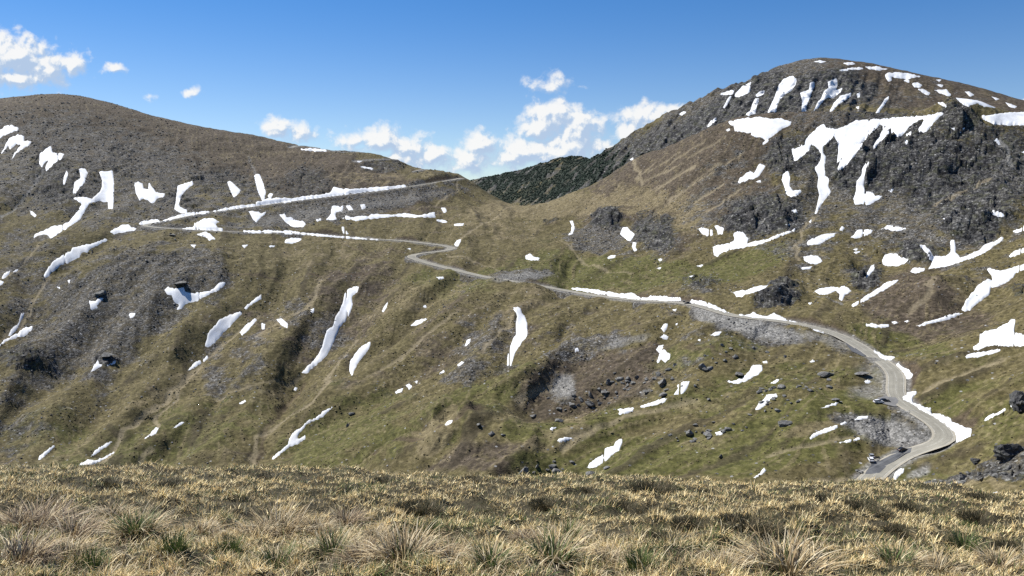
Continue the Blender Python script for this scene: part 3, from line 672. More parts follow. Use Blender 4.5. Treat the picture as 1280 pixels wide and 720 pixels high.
for key, L in PATCH.items():
    m = np.zeros(TER.x.shape, np.float32)
    for (u, v, ru, rv, ang, amt) in L:
        R = max(ru, rv) * 1.5
        js = slice(max(0, int(u + 150 - R - 20)), max(1, int(u + 150 + R + 20)))
        c, s = math.cos(math.radians(ang)), math.sin(math.radians(ang))
        du = Uw[:, js] - u; dv = Vw[:, js] - v
        q = ((du * c + dv * s) / ru) ** 2 + ((-du * s + dv * c) / rv) ** 2
        m[:, js] = np.maximum(m[:, js], amt * sstep(1.45 - np.sqrt(q), 0, .9))
    MASK[key] = m
# ---- meso relief
X, Y = TER.x, TER.y
def fall_lines(Zs, half, step, scale, seed):
    """streaks along the fall line: noise averaged up and down the slope"""
    x = TER.x[::2, ::2]; y = TER.y[::2, ::2]; z = Zs[::2, ::2]
    D = TER.D[::2]; r = TER.r[::2]
    zr = np.gradient(z, r, axis=1); zd = np.gradient(z, D, axis=0)
    gx = zr / y; gy = zd - gx * r[None, :]
    gl = np.hypot(gx, gy) + 1e-6; gx = (gx / gl).astype(np.float32); gy = (gy / gl).astype(np.float32)
    wx = 5 * gnoise(x / 30, y / 30, seed + 5)
    acc = gnoise((x + wx) / scale, y / scale, seed)
    lD0, lDs = math.log(D[0]), math.log(D[1] / D[0]); dr = r[1] - r[0]
    n, m = x.shape
    for sg in (-1, 1):
        px, py = x.copy(), y.copy()
        for k in range(int(half / step)):
            i = np.clip(((np.log(py) - lD0) / lDs + .5).astype(np.int32), 0, n - 1); j = np.clip(((px / py - r[0]) / dr + .5).astype(np.int32), 0, m - 1)
            px += sg * step * gx[i, j]; py = np.maximum(py + sg * step * gy[i, j], 100)
            acc = acc + gnoise((px + wx) / scale, py / scale, seed) * (1 - k * step / half)
    acc /= acc.std()
    I, J = np.meshgrid(np.arange(TER.x.shape[0]) / 2, np.arange(TER.x.shape[1]) / 2, indexing='ij')
    i0 = np.minimum(I.astype(int), n - 2); j0 = np.minimum(J.astype(int), m - 2); fi = np.clip(I - i0, 0, 1); fj = np.clip(J - j0, 0, 1)
    return (acc[i0, j0] * (1 - fi) * (1 - fj) + acc[i0 + 1, j0] * fi * (1 - fj) + acc[i0, j0 + 1] * (1 - fi) * fj + acc[i0 + 1, j0 + 1] * fi * fj)
FL1 = fall_lines(TER.z, 26, 3.0, 2.6, 71)
FL2 = fall_lines(TER.z, 70, 7.0, 8.0, 73)
FL3 = fall_lines(TER.z, 160, 12.0, 30.0, 75)
def soften(A, n):
    A = A.copy()
    for _ in range(n):
        A[1:-1] = .25 * A[:-2] + .5 * A[1:-1] + .25 * A[2:]; A[:, 1:-1] = .25 * A[:, :-2] + .5 * A[:, 1:-1] + .25 * A[:, 2:]
    return A
FL3 = soften(FL3, 40); FL3 /= FL3.std(); FL2 = soften(FL2, 5)
vary = sstep(fbm(X, Y, 90, 2, 77), -.35, .45)
ROCKM = MASK['rock']; SCRM = MASK['scree']
SMOOTH = TER.z.copy()
calm = sstep(V, 120, 175) * .75 + .25                            # the rounded tops stay smooth
calm = np.where(U > 640, np.clip(calm + sstep(V, 140, 150), 0, 1), calm)
slope_zone = sstep(V, 285, 350) * (1 - sstep(U, 760, 1000) * .55) + .35 * sstep(V, 200, 240) * (V < 300)
big = FL3 * 3.0 * np.clip(slope_zone, 0, 1) * calm + fbm(X, Y, 70, 3, 81) * 4.6 * calm
det = (FL2 * .75 * calm * vary + FL1 * .12 * (.3 + .7 * vary)) * (1 - .8 * MASK['rock'])
det += fbm(X, Y, 16, 3, 83) * 1.5 * (.35 + .65 * calm)
det += SCRM * (ridged(X, Y, 5.5, 2, 85) * .4)
def worley(x, y, seed):
    """nearest cell: random height, tilt and offset from the cell centre, distance"""
    ix = np.floor(x).astype(np.int64); iy = np.floor(y).astype(np.int64)
    best = np.full(x.shape, 9.0); h = np.zeros(x.shape); tx = np.zeros(x.shape); ty = np.zeros(x.shape); ox = np.zeros(x.shape); oy = np.zeros(x.shape)
    for dx in (-1, 0, 1):
        for dy in (-1, 0, 1):
            a = _hash(ix + dx, iy + dy, seed); b = _hash(ix + dx, iy + dy, seed + 9); c = _hash(ix + dx, iy + dy, seed + 23)
            px = ix + dx + (a & 1023) / 1023.0; py = iy + dy + ((a >> 12) & 1023) / 1023.0
            d = np.hypot(x - px, y - py); m = d < best
            best = np.where(m, d, best); h = np.where(m, (b & 1023) / 511.5 - 1, h)
            tx = np.where(m, (c & 1023) / 511.5 - 1, tx); ty = np.where(m, ((c >> 12) & 1023) / 511.5 - 1, ty)
            ox = np.where(m, x - px, ox); oy = np.where(m, y - py, oy)
    return h, tx * ox + ty * oy, best
rm = ROCKM > .02
xr = X[rm] + 1.5 * gnoise(X[rm] / 5, Y[rm] / 5, 15); yr = Y[rm] + 1.5 * gnoise(X[rm] / 5, Y[rm] / 5, 16)
cr = ridged(xr, yr / 1.3, 26, 3, 91, .5) * 5.0
for sc_, am in ((17.0, 4.6), (7.5, 2.3), (3.2, .7)):
    h_, t_, d_ = worley((xr * .88 + yr * .3) / sc_, (yr * .75 - xr * .3) / sc_, int(sc_ * 10))
    cr = cr + am * (h_ * .9 + t_ * 1.3)
det[rm] += ROCKM[rm] * cr * .72
det += fbm(X, Y, 3.0, 2, 87) * .32
TER.z = SMOOTH + big + det * (1 - .8 * SNOWM)

# ------------------------------------------------------------------ road
ROAD_LOW = [(1076,612),(1090,597),(1108,581),(1132,567),(1160,558.5),(1179,551),(1185,543),(1175,532),(1155,520),(1134,508),(1121,497),(1119,485),(1121.5,472),(1116,461),(1103,452),(1088,442),(1071,431),
 (1050,419),(1030,412.5),(1010,407.5),(985,402.5),(960,399.5),(935,397),(912,393.5),(895,388),(877,383),(860,379.5),(837,377.5),(800,375.5),(752,370.5),(715,364.5),(685,359),(655,354),(640,351.5),(607,346),(572,338),
 (543,331),(523,325),(512.5,320.5),(521,317.2),(540,315.3),(556,313.4),(566,311),(561,308),(540,305),(495,300.3),(445,297),(395,293.2),(345,290.6),(320,290),(295,290),(262,288.4),(225,286.3),(196,284.5),
 (181,282.5),(186,279),(212,275),(250,267),(285,262.5),(320,258),(370,251),(420,245.2),(470,239.5),(520,232),(560,225.6),(576,222.8)]
def road_world(pix, smooth_n=14, step=3.0):
    W = []
    for u, v in pix:
        a, e = ray(u, v)
        # the road is laid on the smooth shape of the hill
        zz = TER.z; TER.z = SMOOTH; p = TER.hit(u, v); TER.z = zz
        W.append(p)
    W = np.array(W)
    # dense centreline
    P = [W[0]]
    n = len(W)
    for i in range(n - 1):
        p0, p1, p2, p3 = W[max(i - 1, 0)], W[i], W[i + 1], W[min(i + 2, n - 1)]
        L = np.linalg.norm((p2 - p1)[:2]); k = max(2, int(L / step))
        for t in np.linspace(0, 1, k + 1)[1:]:
            P.append(.5 * ((2 * p1) + (p2 - p0) * t + (2 * p0 - 5 * p1 + 4 * p2 - p3) * t * t + (3 * p1 - p0 - 3 * p2 + p3) * t ** 3))
    P = np.array(P)
    for it in range(smooth_n):
        P[1:-1, :2] = .25 * P[:-2, :2] + .5 * P[1:-1, :2] + .25 * P[2:, :2] if it < 5 else P[1:-1, :2]
        P[1:-1, 2] = .25 * P[:-2, 2] + .5 * P[1:-1, 2] + .25 * P[2:, 2]
    return P
RHW = 4.3
ROAD = road_world(ROAD_LOW)
UP1 = road_world([(520,214.5),(528,212.8),(536,211)], 4); UP1[:, 2] += 1.3
UP2 = road_world([(445,202.6),(460,201.2),(478,199.8),(494,198.2)], 4); UP2[:, 2] += 1.3
UP3 = road_world([(364,185.4),(372,183.2),(384,181.2),(396,180)], 4); UP3[:, 2] += 1.3
UP4 = road_world([(412,189),(428,190),(444,190.5)], 4); UP4[:, 2] += 1.3
# pull-outs beside the lower road: (outline pixels)
PULLOUTS = [[(1079,598),(1083,590),(1092,579),(1106,571),(1122,564),(1140,560),(1150,562),(1132,569),(1110,582),(1094,597)],
            [(1093,505),(1098,500),(1107,497),(1121,497.5),(1131,508),(1118,512),(1104,510)],
            [(1056,429),(1063,431),(1075,439),(1083,446),(1078,447),(1064,440)]]
def carve(P, hw, bank, slope_up=.95, slope_dn=.7):
    lo = P.min(0) - bank - hw; hi = P.max(0) + bank + hw
    ii = np.where((TER.D > lo[1]) & (TER.D < hi[1]))[0]
    rows = slice(ii[0], ii[-1] + 1)
    x = TER.x[rows]; y = TER.y[rows]
    best = np.full(x.shape, 1e9); low = np.full(x.shape, -1e9); upp = np.full(x.shape, 1e9)
    for i in range(len(P) - 1):
        a, b = P[i], P[i + 1]
        R = bank + hw + 2
        r0 = np.searchsorted(TER.D, min(a[1], b[1]) - R) - ii[0]; r1 = np.searchsorted(TER.D, max(a[1], b[1]) + R) - ii[0]
        r0 = max(r0, 0); r1 = min(r1, x.shape[0])
        ym = max(min(a[1], b[1]) - R, 60)
        xa, xb = min(a[0], b[0]) - R, max(a[0], b[0]) + R
        k = (np.array([xa / ym, xa / (ym + 2 * R), xb / ym, xb / (ym + 2 * R)]) - TER.r[0]) / (TER.r[1] - TER.r[0])
        c0 = max(int(k.min()), 0); c1 = min(int(k.max()) + 2, x.shape[1])
        if r1 <= r0 or c1 <= c0: continue
        bl = (slice(r0, r1), slice(c0, c1))
        px = x[bl]; py = y[bl]
        v = b - a; L2 = v[0] ** 2 + v[1] ** 2 + 1e-9
        t = np.clip(((px - a[0]) * v[0] + (py - a[1]) * v[1]) / L2, 0, 1)
        d = np.hypot(px - a[0] - t * v[0], py - a[1] - t * v[1])
        zz = a[2] + t * v[2] - .30
        e = np.maximum(d - hw - .9, 0); e = e + np.maximum(d - hw - .55 * bank, 0) * 3
        e = np.where(d > R, 1e6, e)
        best[bl] = np.minimum(best[bl], d)
        low[bl] = np.maximum(low[bl], zz - e * slope_dn); upp[bl] = np.minimum(upp[bl], zz + e * slope_up)
    z = TER.z[rows]
    mid = .5 * (low + upp); bad = low > upp
    low = np.where(bad, mid, low); upp = np.where(bad, mid, upp)
    dz = np.clip(z, low, upp) - z
    m = best < bank + hw + 2
    dz = np.where(m, dz, 0)
    TER.z[rows] += dz
    out = np.zeros(TER.x.shape, np.float32); out[rows] = np.where(m, dz, 0)
    dist = np.full(TER.x.shape, 1e9, np.float32); dist[rows] = best
    return out, dist
CUT, RDIST = carve(ROAD, RHW, 26)
for PP in (UP1, UP2, UP3, UP4):
    c_, d_ = carve(PP, 3.2, 14); CUT += c_; RDIST = np.minimum(RDIST, d_)
# level the pull-outs with the road
PULL_W = []
for poly in PULLOUTS:
    W = []
    for u, v in poly:
        zz = TER.z; TER.z = SMOOTH; p = TER.hit(u, v); TER.z = zz
        k = np.argmin(np.hypot(ROAD[:, 0] - p[0], ROAD[:, 1] - p[1]))
        W.append((p[0], p[1], ROAD[k, 2]))
    PULL_W.append(W)
    xy = [(p[0], p[1]) for p in W]
    lo = np.array(xy).min(0) - 15; hi = np.array(xy).max(0) + 15
    m = (X > lo[0]) & (X < hi[0]) & (Y > lo[1]) & (Y < hi[1])
    px, py = X[m], Y[m]
    d, par = seg_dist(px, py, xy, True)
    ins = in_poly(px, py, xy)
    k = np.clip(par.astype(int), 0, len(W) - 1); zc = np.array([w[2] for w in W])
    zt = zc[k] * (1 - (par - k)) + zc[(k + 1) % len(W)] * (par - k) - .28
    w = np.where(ins, 1.0, 1 - sstep(d, .5, 13))
    TER.z[m] = TER.z[m] * (1 - w) + np.minimum(zt, TER.z[m] * 0 + zt) * w
# ------------------------------------------------------------------ the high mountain and the wooded ridge behind the saddle
MSIL = [(540,240,2950),(600,229,2850),(640,219,2720),(690,207,2560),(727,197,2420),(760,191.5,2260),(787,173,2200),(815,154,2160),(852,138,2110),(880,124.5,2070),(897,116,2050),(915,110,2030),(940,100.5,2010),(960,90,2000),
 (985,82,2000),(1010,75,1990),(1028,73.5,1980),(1060,77,1960),(1110,86,1930),(1160,97,1890),(1210,107.5,1850),(1247,119,1820),(1285,131,1780),(1360,148,1720),(1460,165,1650)]
mc = []
for u, v, D in MSIL:
    mc.append(cp(u, v, D)); x, y, z = mc[-1]; k = x / y
    for f, dz in ((1.06, .02), (1.2, .10), (1.45, .22)): mc.append((k * y * f, y * f, z - dz * y))
for q in [(540,262,2500),(600,250,2450),(640,262,2150),(690,240,2150),(700,258,1900),(740,225,1950),(760,245,1750),(800,200,1850),(815,225,1620),(850,185,1700),(900,150,1760),(900,170,1560),(960,120,1780),(960,150,1520),
          (1030,105,1760),(1040,145,1480),(1110,118,1700),(1130,150,1420),(1200,128,1650),(1220,150,1450),(1290,150,1480),(1400,170,1400),(1100,230,1150),(900,280,1250),(700,310,1500),(560,300,2000),(1400,240,1100)]:
    mc.append(cp(*q))
mbase = tps(mc)
MTN = Sheet(500, 1440, 1.1, 1150, 3500, 560)
MTN.z = mbase(MTN.x, MTN.y)
MU, MV = project(MTN.x, MTN.y, MTN.z)
mX, mY = MTN.x, MTN.y
def blobs(L, U_, V_):
    m = np.zeros(U_.shape, np.float32)
    for (u, v, ru, rv, ang, amt) in L:
        c, s = math.cos(math.radians(ang)), math.sin(math.radians(ang))
        du = U_ - u; dv = V_ - v
        q = ((du * c + dv * s) / ru) ** 2 + ((-du * s + dv * c) / rv) ** 2
        m = np.maximum(m, amt * sstep(1.45 - np.sqrt(q), 0, .9))
    return m
MUw = MU + 10 * gnoise(mX / 80, mY / 80, 61) + 4 * gnoise(mX / 25, mY / 25, 62); MVw = MV + 4 * gnoise(mX / 70, mY / 90, 63)
MM = {
 'rock': blobs([(760,225,140,40,-34,.6),(640,222,60,14,-12,.7),(1000,120,90,22,-20,.8),(930,125,60,24,-35,.85),(870,165,70,24,-38,.75),(1060,115,40,20,0,.7),(1110,130,30,10,0,.4),(800,205,60,26,-38,.5)], MUw, MVw),
 'scree': blobs([(900,150,190,50,-36,.9),(960,125,110,40,-20,.7),(740,225,130,40,-25,.6),(650,225,80,30,-12,.5),(1050,125,100,24,0,.5),(1180,120,100,20,14,.4),(760,215,60,22,-34,.8),(700,225,30,10,-30,.5)], MUw, MVw),
 'pine': blobs([(640,238,80,22,-8,1),(690,232,60,22,-12,1),(740,222,44,16,-30,.75),(715,207,60,14,-10,.95),(650,222,60,12,-10,.9),(780,215,40,16,-38,.5)], MUw, MVw),
 'heath': blobs([(1030,88,110,16,0,1),(880,150,120,30,-36,.7),(1090,110,120,24,8,.9),(1130,100,130,24,14,.9),(1230,125,90,20,14,.9)], MUw, MVw),
}
mst = fbm((mX - mY * .55) / 26, (mY + mX * .5) / 170, 1.0, 4, 171) * 1.5         # chutes down to the left
steep = sstep(MV, 78, 108) * sstep(1150 - MU, -60, 120) + sstep(700 - MU, -200, 0) * .6
steep = np.clip(steep, .12, 1)
steep = steep * (1 - .6 * sstep(770 - MU, 0, 60))
MTN.z = MTN.z + mst * 9 * steep + fbm(mX, mY, 40, 4, 173) * 8 * steep + MM['rock'] * (ridged(mX, mY, 34, 4, 177) * 7) + MM['scree'] * ridged(mX, mY, 14, 2, 178) * 1.2
pine_gate = sstep(fbm((mX - mY * .5) / 26, (mY + mX * .4) / 120, 1.0, 4, 181) * 1.3 + MM['pine'] * .78, .34, .58) * (MM['pine'] > .02)
MU, MV = project(MTN.x, MTN.y, MTN.z)

# ------------------------------------------------------------------ materials
def new_mat(name):
    m = bpy.data.materials.new(name); m.use_nodes = True
    t = NT(m.node_tree); t.n.clear()
    out = t.new('ShaderNodeOutputMaterial'); b = t.new('ShaderNodeBsdfPrincipled')
    t.l.new(b.outputs[0], out.inputs['Surface'])
    b.inputs['Roughness'].default_value = .9
    b.inputs['Specular IOR Level'].default_value = .15
    return m, t, b

def terrain_material(name, k=1.0, bump=.5):
    """ground cover by the soft masks stored on the mesh; k stretches the pattern with distance"""
    m, t, b = new_mat(name)
    tc = t.new('ShaderNodeTexCoord'); O = tc.outputs['Object']
    P = t.vmath('MULTIPLY', O, (1 / k, 1 / k, 1.6 / k))
    A = t.new('ShaderNodeAttribute', attribute_name='cover_a'); B = t.new('ShaderNodeAttribute', attribute_name='cover_b')
    sa = t.new('ShaderNodeSeparateColor'); t.l.new(A.outputs['Color'], sa.inputs[0])
    Cc = t.new('ShaderNodeAttribute', attribute_name='cover_c'); sc_ = t.new('ShaderNodeSeparateColor'); t.l.new(Cc.outputs['Color'], sc_.inputs[0]); fl1, fl2, _x = sc_.outputs
    sb = t.new('ShaderNodeSeparateColor'); t.l.new(B.outputs['Color'], sb.inputs[0])
    rock, scree, green = sa.outputs; straw, heath, soil = sb.outputs; pine = A.outputs['Alpha']; dust = B.outputs['Alpha']
    nL = t.noise(P, .011, 4, .6); nM = t.noise(P, .055, 5, .62); nS = t.noise(P, .28, 5, .65); nF = t.noise(P, 1.0, 3, .65)
    def gate(mask, n, lo=.42, hi=.62, w=.55):
        return t.smooth(t.math('ADD', t.math('MULTIPLY', mask, 1 - w * .35), t.math('MULTIPLY_ADD', n, w * 1.9, -w * .95)), lo - .14, hi - .10)
    # short grass and heath, patchy at every size
    g0 = t.ramp(nS, [(.28, (.052, .044, .018)), (.5, (.100, .083, .036)), (.70, (.165, .139, .070))])
    g1 = t.ramp(nS, [(.28, (.040, .043, .011)), (.5, (.078, .078, .022)), (.70, (.130, .124, .043))])
    st = t.ramp(nS, [(.25, (.105, .085, .042)), (.5, (.175, .142, .078)), (.75, (.26, .215, .13))])
    he = t.ramp(nS, [(.32, (.032, .024, .018)), (.5, (.070, .054, .041)), (.68, (.130, .103, .080))])
    col = t.mix(gate(t.math('MULTIPLY_ADD', nL, .5, .05), nM), g0, he)
    col = t.mix(t.math('MULTIPLY', gate(heath, nM), .85), col, he)
    col = t.mix(t.math('MULTIPLY', gate(green, nM), .85), col, g1)
    col = t.mix(t.math('MULTIPLY', gate(straw, nM), .8), col, st)
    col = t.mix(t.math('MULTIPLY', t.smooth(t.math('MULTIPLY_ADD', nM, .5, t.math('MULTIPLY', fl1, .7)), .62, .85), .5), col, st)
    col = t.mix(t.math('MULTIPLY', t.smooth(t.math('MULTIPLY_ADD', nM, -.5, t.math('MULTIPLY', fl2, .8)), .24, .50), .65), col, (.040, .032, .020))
    # worn, paler spots and dark brown patches
    col = t.mix(t.math('MULTIPLY', t.smooth(t.noise(P, .12, 4, .7), .58, .75), .45), col, st)
    col = t.mix(t.math('MULTIPLY', t.smooth(t.noise(P, .19, 4, .7, .4), .54, .70), .7), col, (.036, .029, .017))
    col = t.mix(t.math('MULTIPLY', soil, .85), col, t.ramp(nS, [(.3, (.045, .032, .022)), (.7, (.10, .074, .052))]))
    # scree: a mass of single stones, pale and dark
    v1 = t.voronoi(P, 1.0); v2 = t.voronoi(P, .5)
    s1 = t.new('ShaderNodeSeparateColor'); t.l.new(v1.outputs['Color'], s1.inputs[0])
    s2 = t.new('ShaderNodeSeparateColor'); t.l.new(v2.outputs['Color'], s2.inputs[0])
    stone = t.ramp(s1.outputs[0], [(0, (.013, .012, .012)), (.45, (.040, .038, .035)), (.75, (.100, .096, .089)), (1, (.30, .29, .275))])
    stone2 = t.ramp(s2.outputs[0], [(0, (.030, .029, .029)), (.6, (.080, .078, .074)), (1, (.21, .205, .196))])
    stone = t.mix(t.smooth(nS, .4, .6), stone, stone2)
    stone = t.mix(t.math('MULTIPLY', t.smooth(t.noise(P, .16, 4, .7), .44, .6), .7), stone, t.mix(.5, g0, he))
    col = t.mix(t.math('MULTIPLY', gate(scree, nM, .44, .62, .75), .92), col, stone)
    # bare crags: dark, cracked, with grey green lichen
    rk = t.ramp(t.math('MULTIPLY_ADD', t.noise(P, .12, 3, .6, .6), .45, t.math('MULTIPLY', t.noise(P, .42, 6, .75, .5), .58)), [(.40, (.009, .009, .011)), (.50, (.030, .030, .032)), (.59, (.090, .088, .085)), (.70, (.28, .275, .255))])
    rk = t.mix(t.math('MULTIPLY', t.smooth(t.noise(P, .16, 3, .6), .5, .66), .5), rk, (.085, .088, .050))
    col = t.mix(t.math('MULTIPLY', gate(rock, nS, .40, .58, .6), .95), col, rk)
    # loose pale stones lying everywhere
    v3 = t.voronoi(P, .42); s3 = t.new('ShaderNodeSeparateColor'); t.l.new(v3.outputs['Color'], s3.inputs[0])
    th = t.math('MULTIPLY_ADD', scree, -.16, .93)
    lone = t.math('MULTIPLY', t.math('GREATER_THAN', s3.outputs[0], th), t.smooth(v3.outputs['Distance'], .36, .22))
    lone = t.math('MULTIPLY', lone, t.smooth(nM, .36, .5))
    col = t.mix(lone, col, t.ramp(s3.outputs[1], [(0, (.035, .034, .033)), (.5, (.16, .157, .15)), (1, (.33, .325, .31))]))
    # coarse grit of tufts and pebbles
    grit = t.ramp(t.noise(P, .42, 3, .85), [(.33, .28), (.5, .92), (.66, 1.9)])
    gw = t.math('MAXIMUM', t.math('MULTIPLY', scree, .9), t.math('MAXIMUM', t.math('MULTIPLY', rock, .9), t.math('MULTIPLY', heath, .5)))
    col = t.mix(t.math('MULTIPLY_ADD', gw, .5, .44), col, grit, 'MULTIPLY')
    col = t.mix(t.math('MULTIPLY', t.math('MULTIPLY', _x, t.smooth(nS, .2, .5)), .85), col, t.ramp(nF, [(.3, (.17, .14, .085)), (.7, (.36, .30, .20))]))
    # dwarf pine scrub
    pc = t.ramp(t.noise(P, .12, 3, .6), [(.3, (.008, .014, .010)), (.7, (.022, .036, .024))])
    col = t.mix(pine, col, pc)
    gravel = t.ramp(s1.outputs[1], [(0, (.10, .098, .092)), (.6, (.20, .195, .182)), (1, (.33, .32, .30))])
    col = t.mix(t.math('MULTIPLY', dust, t.smooth(nS, .15, .45)), col, gravel)
    t.l.new(col, b.inputs['Base Color'])
    bp = t.new('ShaderNodeBump'); bp.inputs['Strength'].default_value = bump; bp.inputs['Distance'].default_value = .5 * k
    h = t.math('ADD', t.math('MULTIPLY', nS, 1.2), t.math('MULTIPLY', nF, .5))
    h = t.math('SUBTRACT', h, t.math('MULTIPLY', t.math('MULTIPLY', v1.outputs['Distance'], scree), .9))
    t.l.new(h, bp.inputs['Height']); t.l.new(bp.outputs[0], b.inputs['Normal'])
    return m

MAT_TER = terrain_material('mountain_ground', 1.0, .8)
MAT_MTN = terrain_material('far_mountain_ground', 2.2, .4)
m, t, b = new_mat('old_snow'); MAT_SNOW = m
tc = t.new('ShaderNodeTexCoord'); O = tc.outputs['Object']
n1 = t.noise(O, .09, 4, .6); n2 = t.noise(O, .8, 4, .6)
c = t.mix(t.smooth(n1, .35, .75), (.76, .775, .79), (.62, .62, .62))
c = t.mix(t.math('MULTIPLY', t.smooth(n2, .62, .78), .45), c, (.44, .42, .39))
t.l.new(c, b.inputs['Base Color']); b.inputs['Roughness'].default_value = .6
bp = t.new('ShaderNodeBump'); bp.inputs['Strength'].default_value = .25; bp.inputs['Distance'].default_value = .3
t.l.new(n2, bp.inputs['Height']); t.l.new(bp.outputs[0], b.inputs['Normal'])

def asphalt(name, lo, hi, edge=None):
    m, t, b = new_mat(name)
    tc = t.new('ShaderNodeTexCoord'); O = tc.outputs['Object']
    n = t.noise(O, .22, 5, .6); f = t.noise(O, 2.0, 3, .6)
    c = t.mix(t.smooth(n, .3, .7), lo, hi)
    c = t.mix(t.math('MULTIPLY', t.smooth(f, .55, .75), .35), c, tuple(x * .6 for x in lo))
    if edge:
        at = t.new('ShaderNodeAttribute', attribute_name='across'); s = t.new('ShaderNodeSeparateColor'); t.l.new(at.outputs['Color'], s.inputs[0])
        c = t.mix(t.math('MULTIPLY', t.smooth(t.math('ADD', s.outputs[0], t.math('MULTIPLY_ADD', n, .5, -.25)), .62, .98), .8), c, edge)
        wheel = t.smooth(t.math('ABSOLUTE', t.math('SUBTRACT', t.math('ABSOLUTE', t.math('SUBTRACT', s.outputs[0], .48)), .2)), .09, .02)
        c = t.mix(t.math('MULTIPLY', wheel, .25), c, tuple(x * .72 for x in lo))
    t.l.new(c, b.inputs['Base Color']); b.inputs['Roughness'].default_value = .8
    return m
MAT_ROAD = asphalt('sun_bleached_asphalt', (.225, .213, .178), (.29, .275, .228), (.38, .345, .275))
MAT_LOT = asphalt('dark_patched_asphalt', (.075, .078, .085), (.125, .128, .132))
MAT_LOT2 = asphalt('grey_gravel', (.15, .148, .145), (.21, .205, .20))
m, t, b = new_mat('worn_white_paint'); MAT_PAINT = m
n = t.noise(t.new('ShaderNodeTexCoord').outputs['Object'], 1.3, 3, .6)
t.l.new(t.mix(t.smooth(n, .45, .7), (.46, .45, .41), (.27, .26, .23)), b.inputs['Base Color'])

# ------------------------------------------------------------------ cover masks for the basin, trodden lines and road shoulders
LINES = [  # ('straw'|'soil', half width m, amount, pixels)
 ('straw',2.2,.8,[(325,395),(270,440),(220,485),(150,545),(110,590)]),('straw',1.6,.8,[(238,470),(218,500),(195,520),(195,535)]),('straw',2,.7,[(400,350),(385,385),(350,400),(320,420)]),
 ('straw',2.5,.8,[(60,345),(40,380),(20,410),(0,425)]),('straw',2,.7,[(188,560),(165,590),(150,605)]),('straw',2.2,.7,[(445,425),(420,455),(395,500),(320,545),(310,585)]),('soil',2.2,.6,[(380,480),(350,515),(325,560),(312,590)]),
 ('straw',1.8,.6,[(560,320),(600,330),(625,338)]),('straw',1.6,.8,[(575,300),(605,278),(640,258)]),('straw',1.5,.7,[(575,222),(570,240),(552,250),(520,262)]),('soil',1.5,.6,[(560,240),(590,250),(620,256)]),
 ('straw',2,.8,[(645,500),(665,490),(690,483)]),('straw',1.5,.6,[(790,342),(760,340),(730,330),(700,300)]),('soil',2,.8,[(595,508),(570,524),(545,534),(505,547),(470,567),(430,590)]),
 ('dust',3,.8,[(870,395),(900,400),(950,405),(1000,420)]),('straw',1.8,.7,[(855,205),(830,215),(800,228)]),('straw',2,.8,[(790,200),(797,215),(802,232)]),('straw',1.6,.7,[(880,178),(850,195),(830,212)]),('straw',2,.6,[(855,212),(830,230),(815,238)]),
 ('straw',2.2,.9,[(868,208),(845,221),(822,236)]),('straw',2.4,.9,[(890,216),(862,233),(836,249)]),('straw',2.2,.8,[(906,229),(888,241),(868,253)]),('straw',2.4,.8,[(926,236),(905,250),(884,264)]),('straw',1.8,.7,[(850,190),(832,201),(812,214)]),('straw',1.8,.7,[(905,172),(880,186),(858,199)]),('straw',1.8,.6,[(930,190),(908,205)]),('straw',1.8,.7,[(830,196),(812,209),(796,222)]),
 ('straw',2.5,.7,[(900,205),(870,225),(850,243),(835,255)]),('dust',1.6,.7,[(1248,175),(1260,190),(1265,210)]),('straw',2.2,.6,[(1235,225),(1200,240),(1170,255)]),('straw',2,.6,[(1165,345),(1160,365),(1140,390)]),
 ('soil',1.6,.9,[(230,333),(280,340),(330,345),(400,345),(470,338)]),('soil',1.4,.8,[(430,305),(450,312),(475,320)]),('straw',1.6,.7,[(1018,270),(1000,290),(994,310),(998,325)]),('dust',1.6,.7,[(1025,370),(1040,372),(1050,380)]),
 ('straw',2,.7,[(640,395),(620,420),(600,440)]),('straw',2,.6,[(570,390),(530,420),(500,450),(460,470)]),('soil',1.6,.7,[(860,432),(890,440),(920,448)]),('straw',2,.6,[(1155,490),(1200,470),(1250,450)]),
 ('straw',1.5,.7,[(55,300),(30,330),(0,350)]),('dust',2,.7,[(55,212),(40,235),(20,260),(0,272)]),('dust',1.8,.5,[(310,195),(318,212),(322,222)]),('straw',1.6,.6,[(270,500),(320,480),(380,470)]),
 ('soil',1.5,.8,[(150,316),(180,318),(220,320),(260,322)]),('straw',2,.6,[(700,560),(760,530),(800,515),(870,500)]),('straw',1.6,.6,[(1090,600),(1060,598),(1020,600)]),('straw',1.6,.6,[(960,570),(1020,555),(1080,545)]),
]
U, V = project(TER.x, TER.y, TER.z)
EX = {'straw': np.zeros(X.shape, np.float32), 'soil': np.zeros(X.shape, np.float32), 'dust': np.zeros(X.shape, np.float32)}
for kind, hw, amt, pts in LINES:
    W = [TER.hit(u, v)[:2] for u, v in pts]
    A_ = np.array(W); lo = A_.min(0) - 12; hi = A_.max(0) + 12
    m = (X > lo[0]) & (X < hi[0]) & (Y > lo[1]) & (Y < hi[1])
    px = X[m] + 3 * gnoise(X[m] / 13, Y[m] / 13, 33); py = Y[m]
    d, par = seg_dist(px, py, W)
    hwv = hw * 1.25 * (.7 + .6 * gnoise(X[m] / 18, Y[m] / 18, 35))
    EX[kind][m] = np.maximum(EX[kind][m], amt * (1 - sstep(d, hwv * .5, hwv * 1.5)))
    TER.z[m] -= .5 * (1 - sstep(d, hw * .4, hw * 1.6))
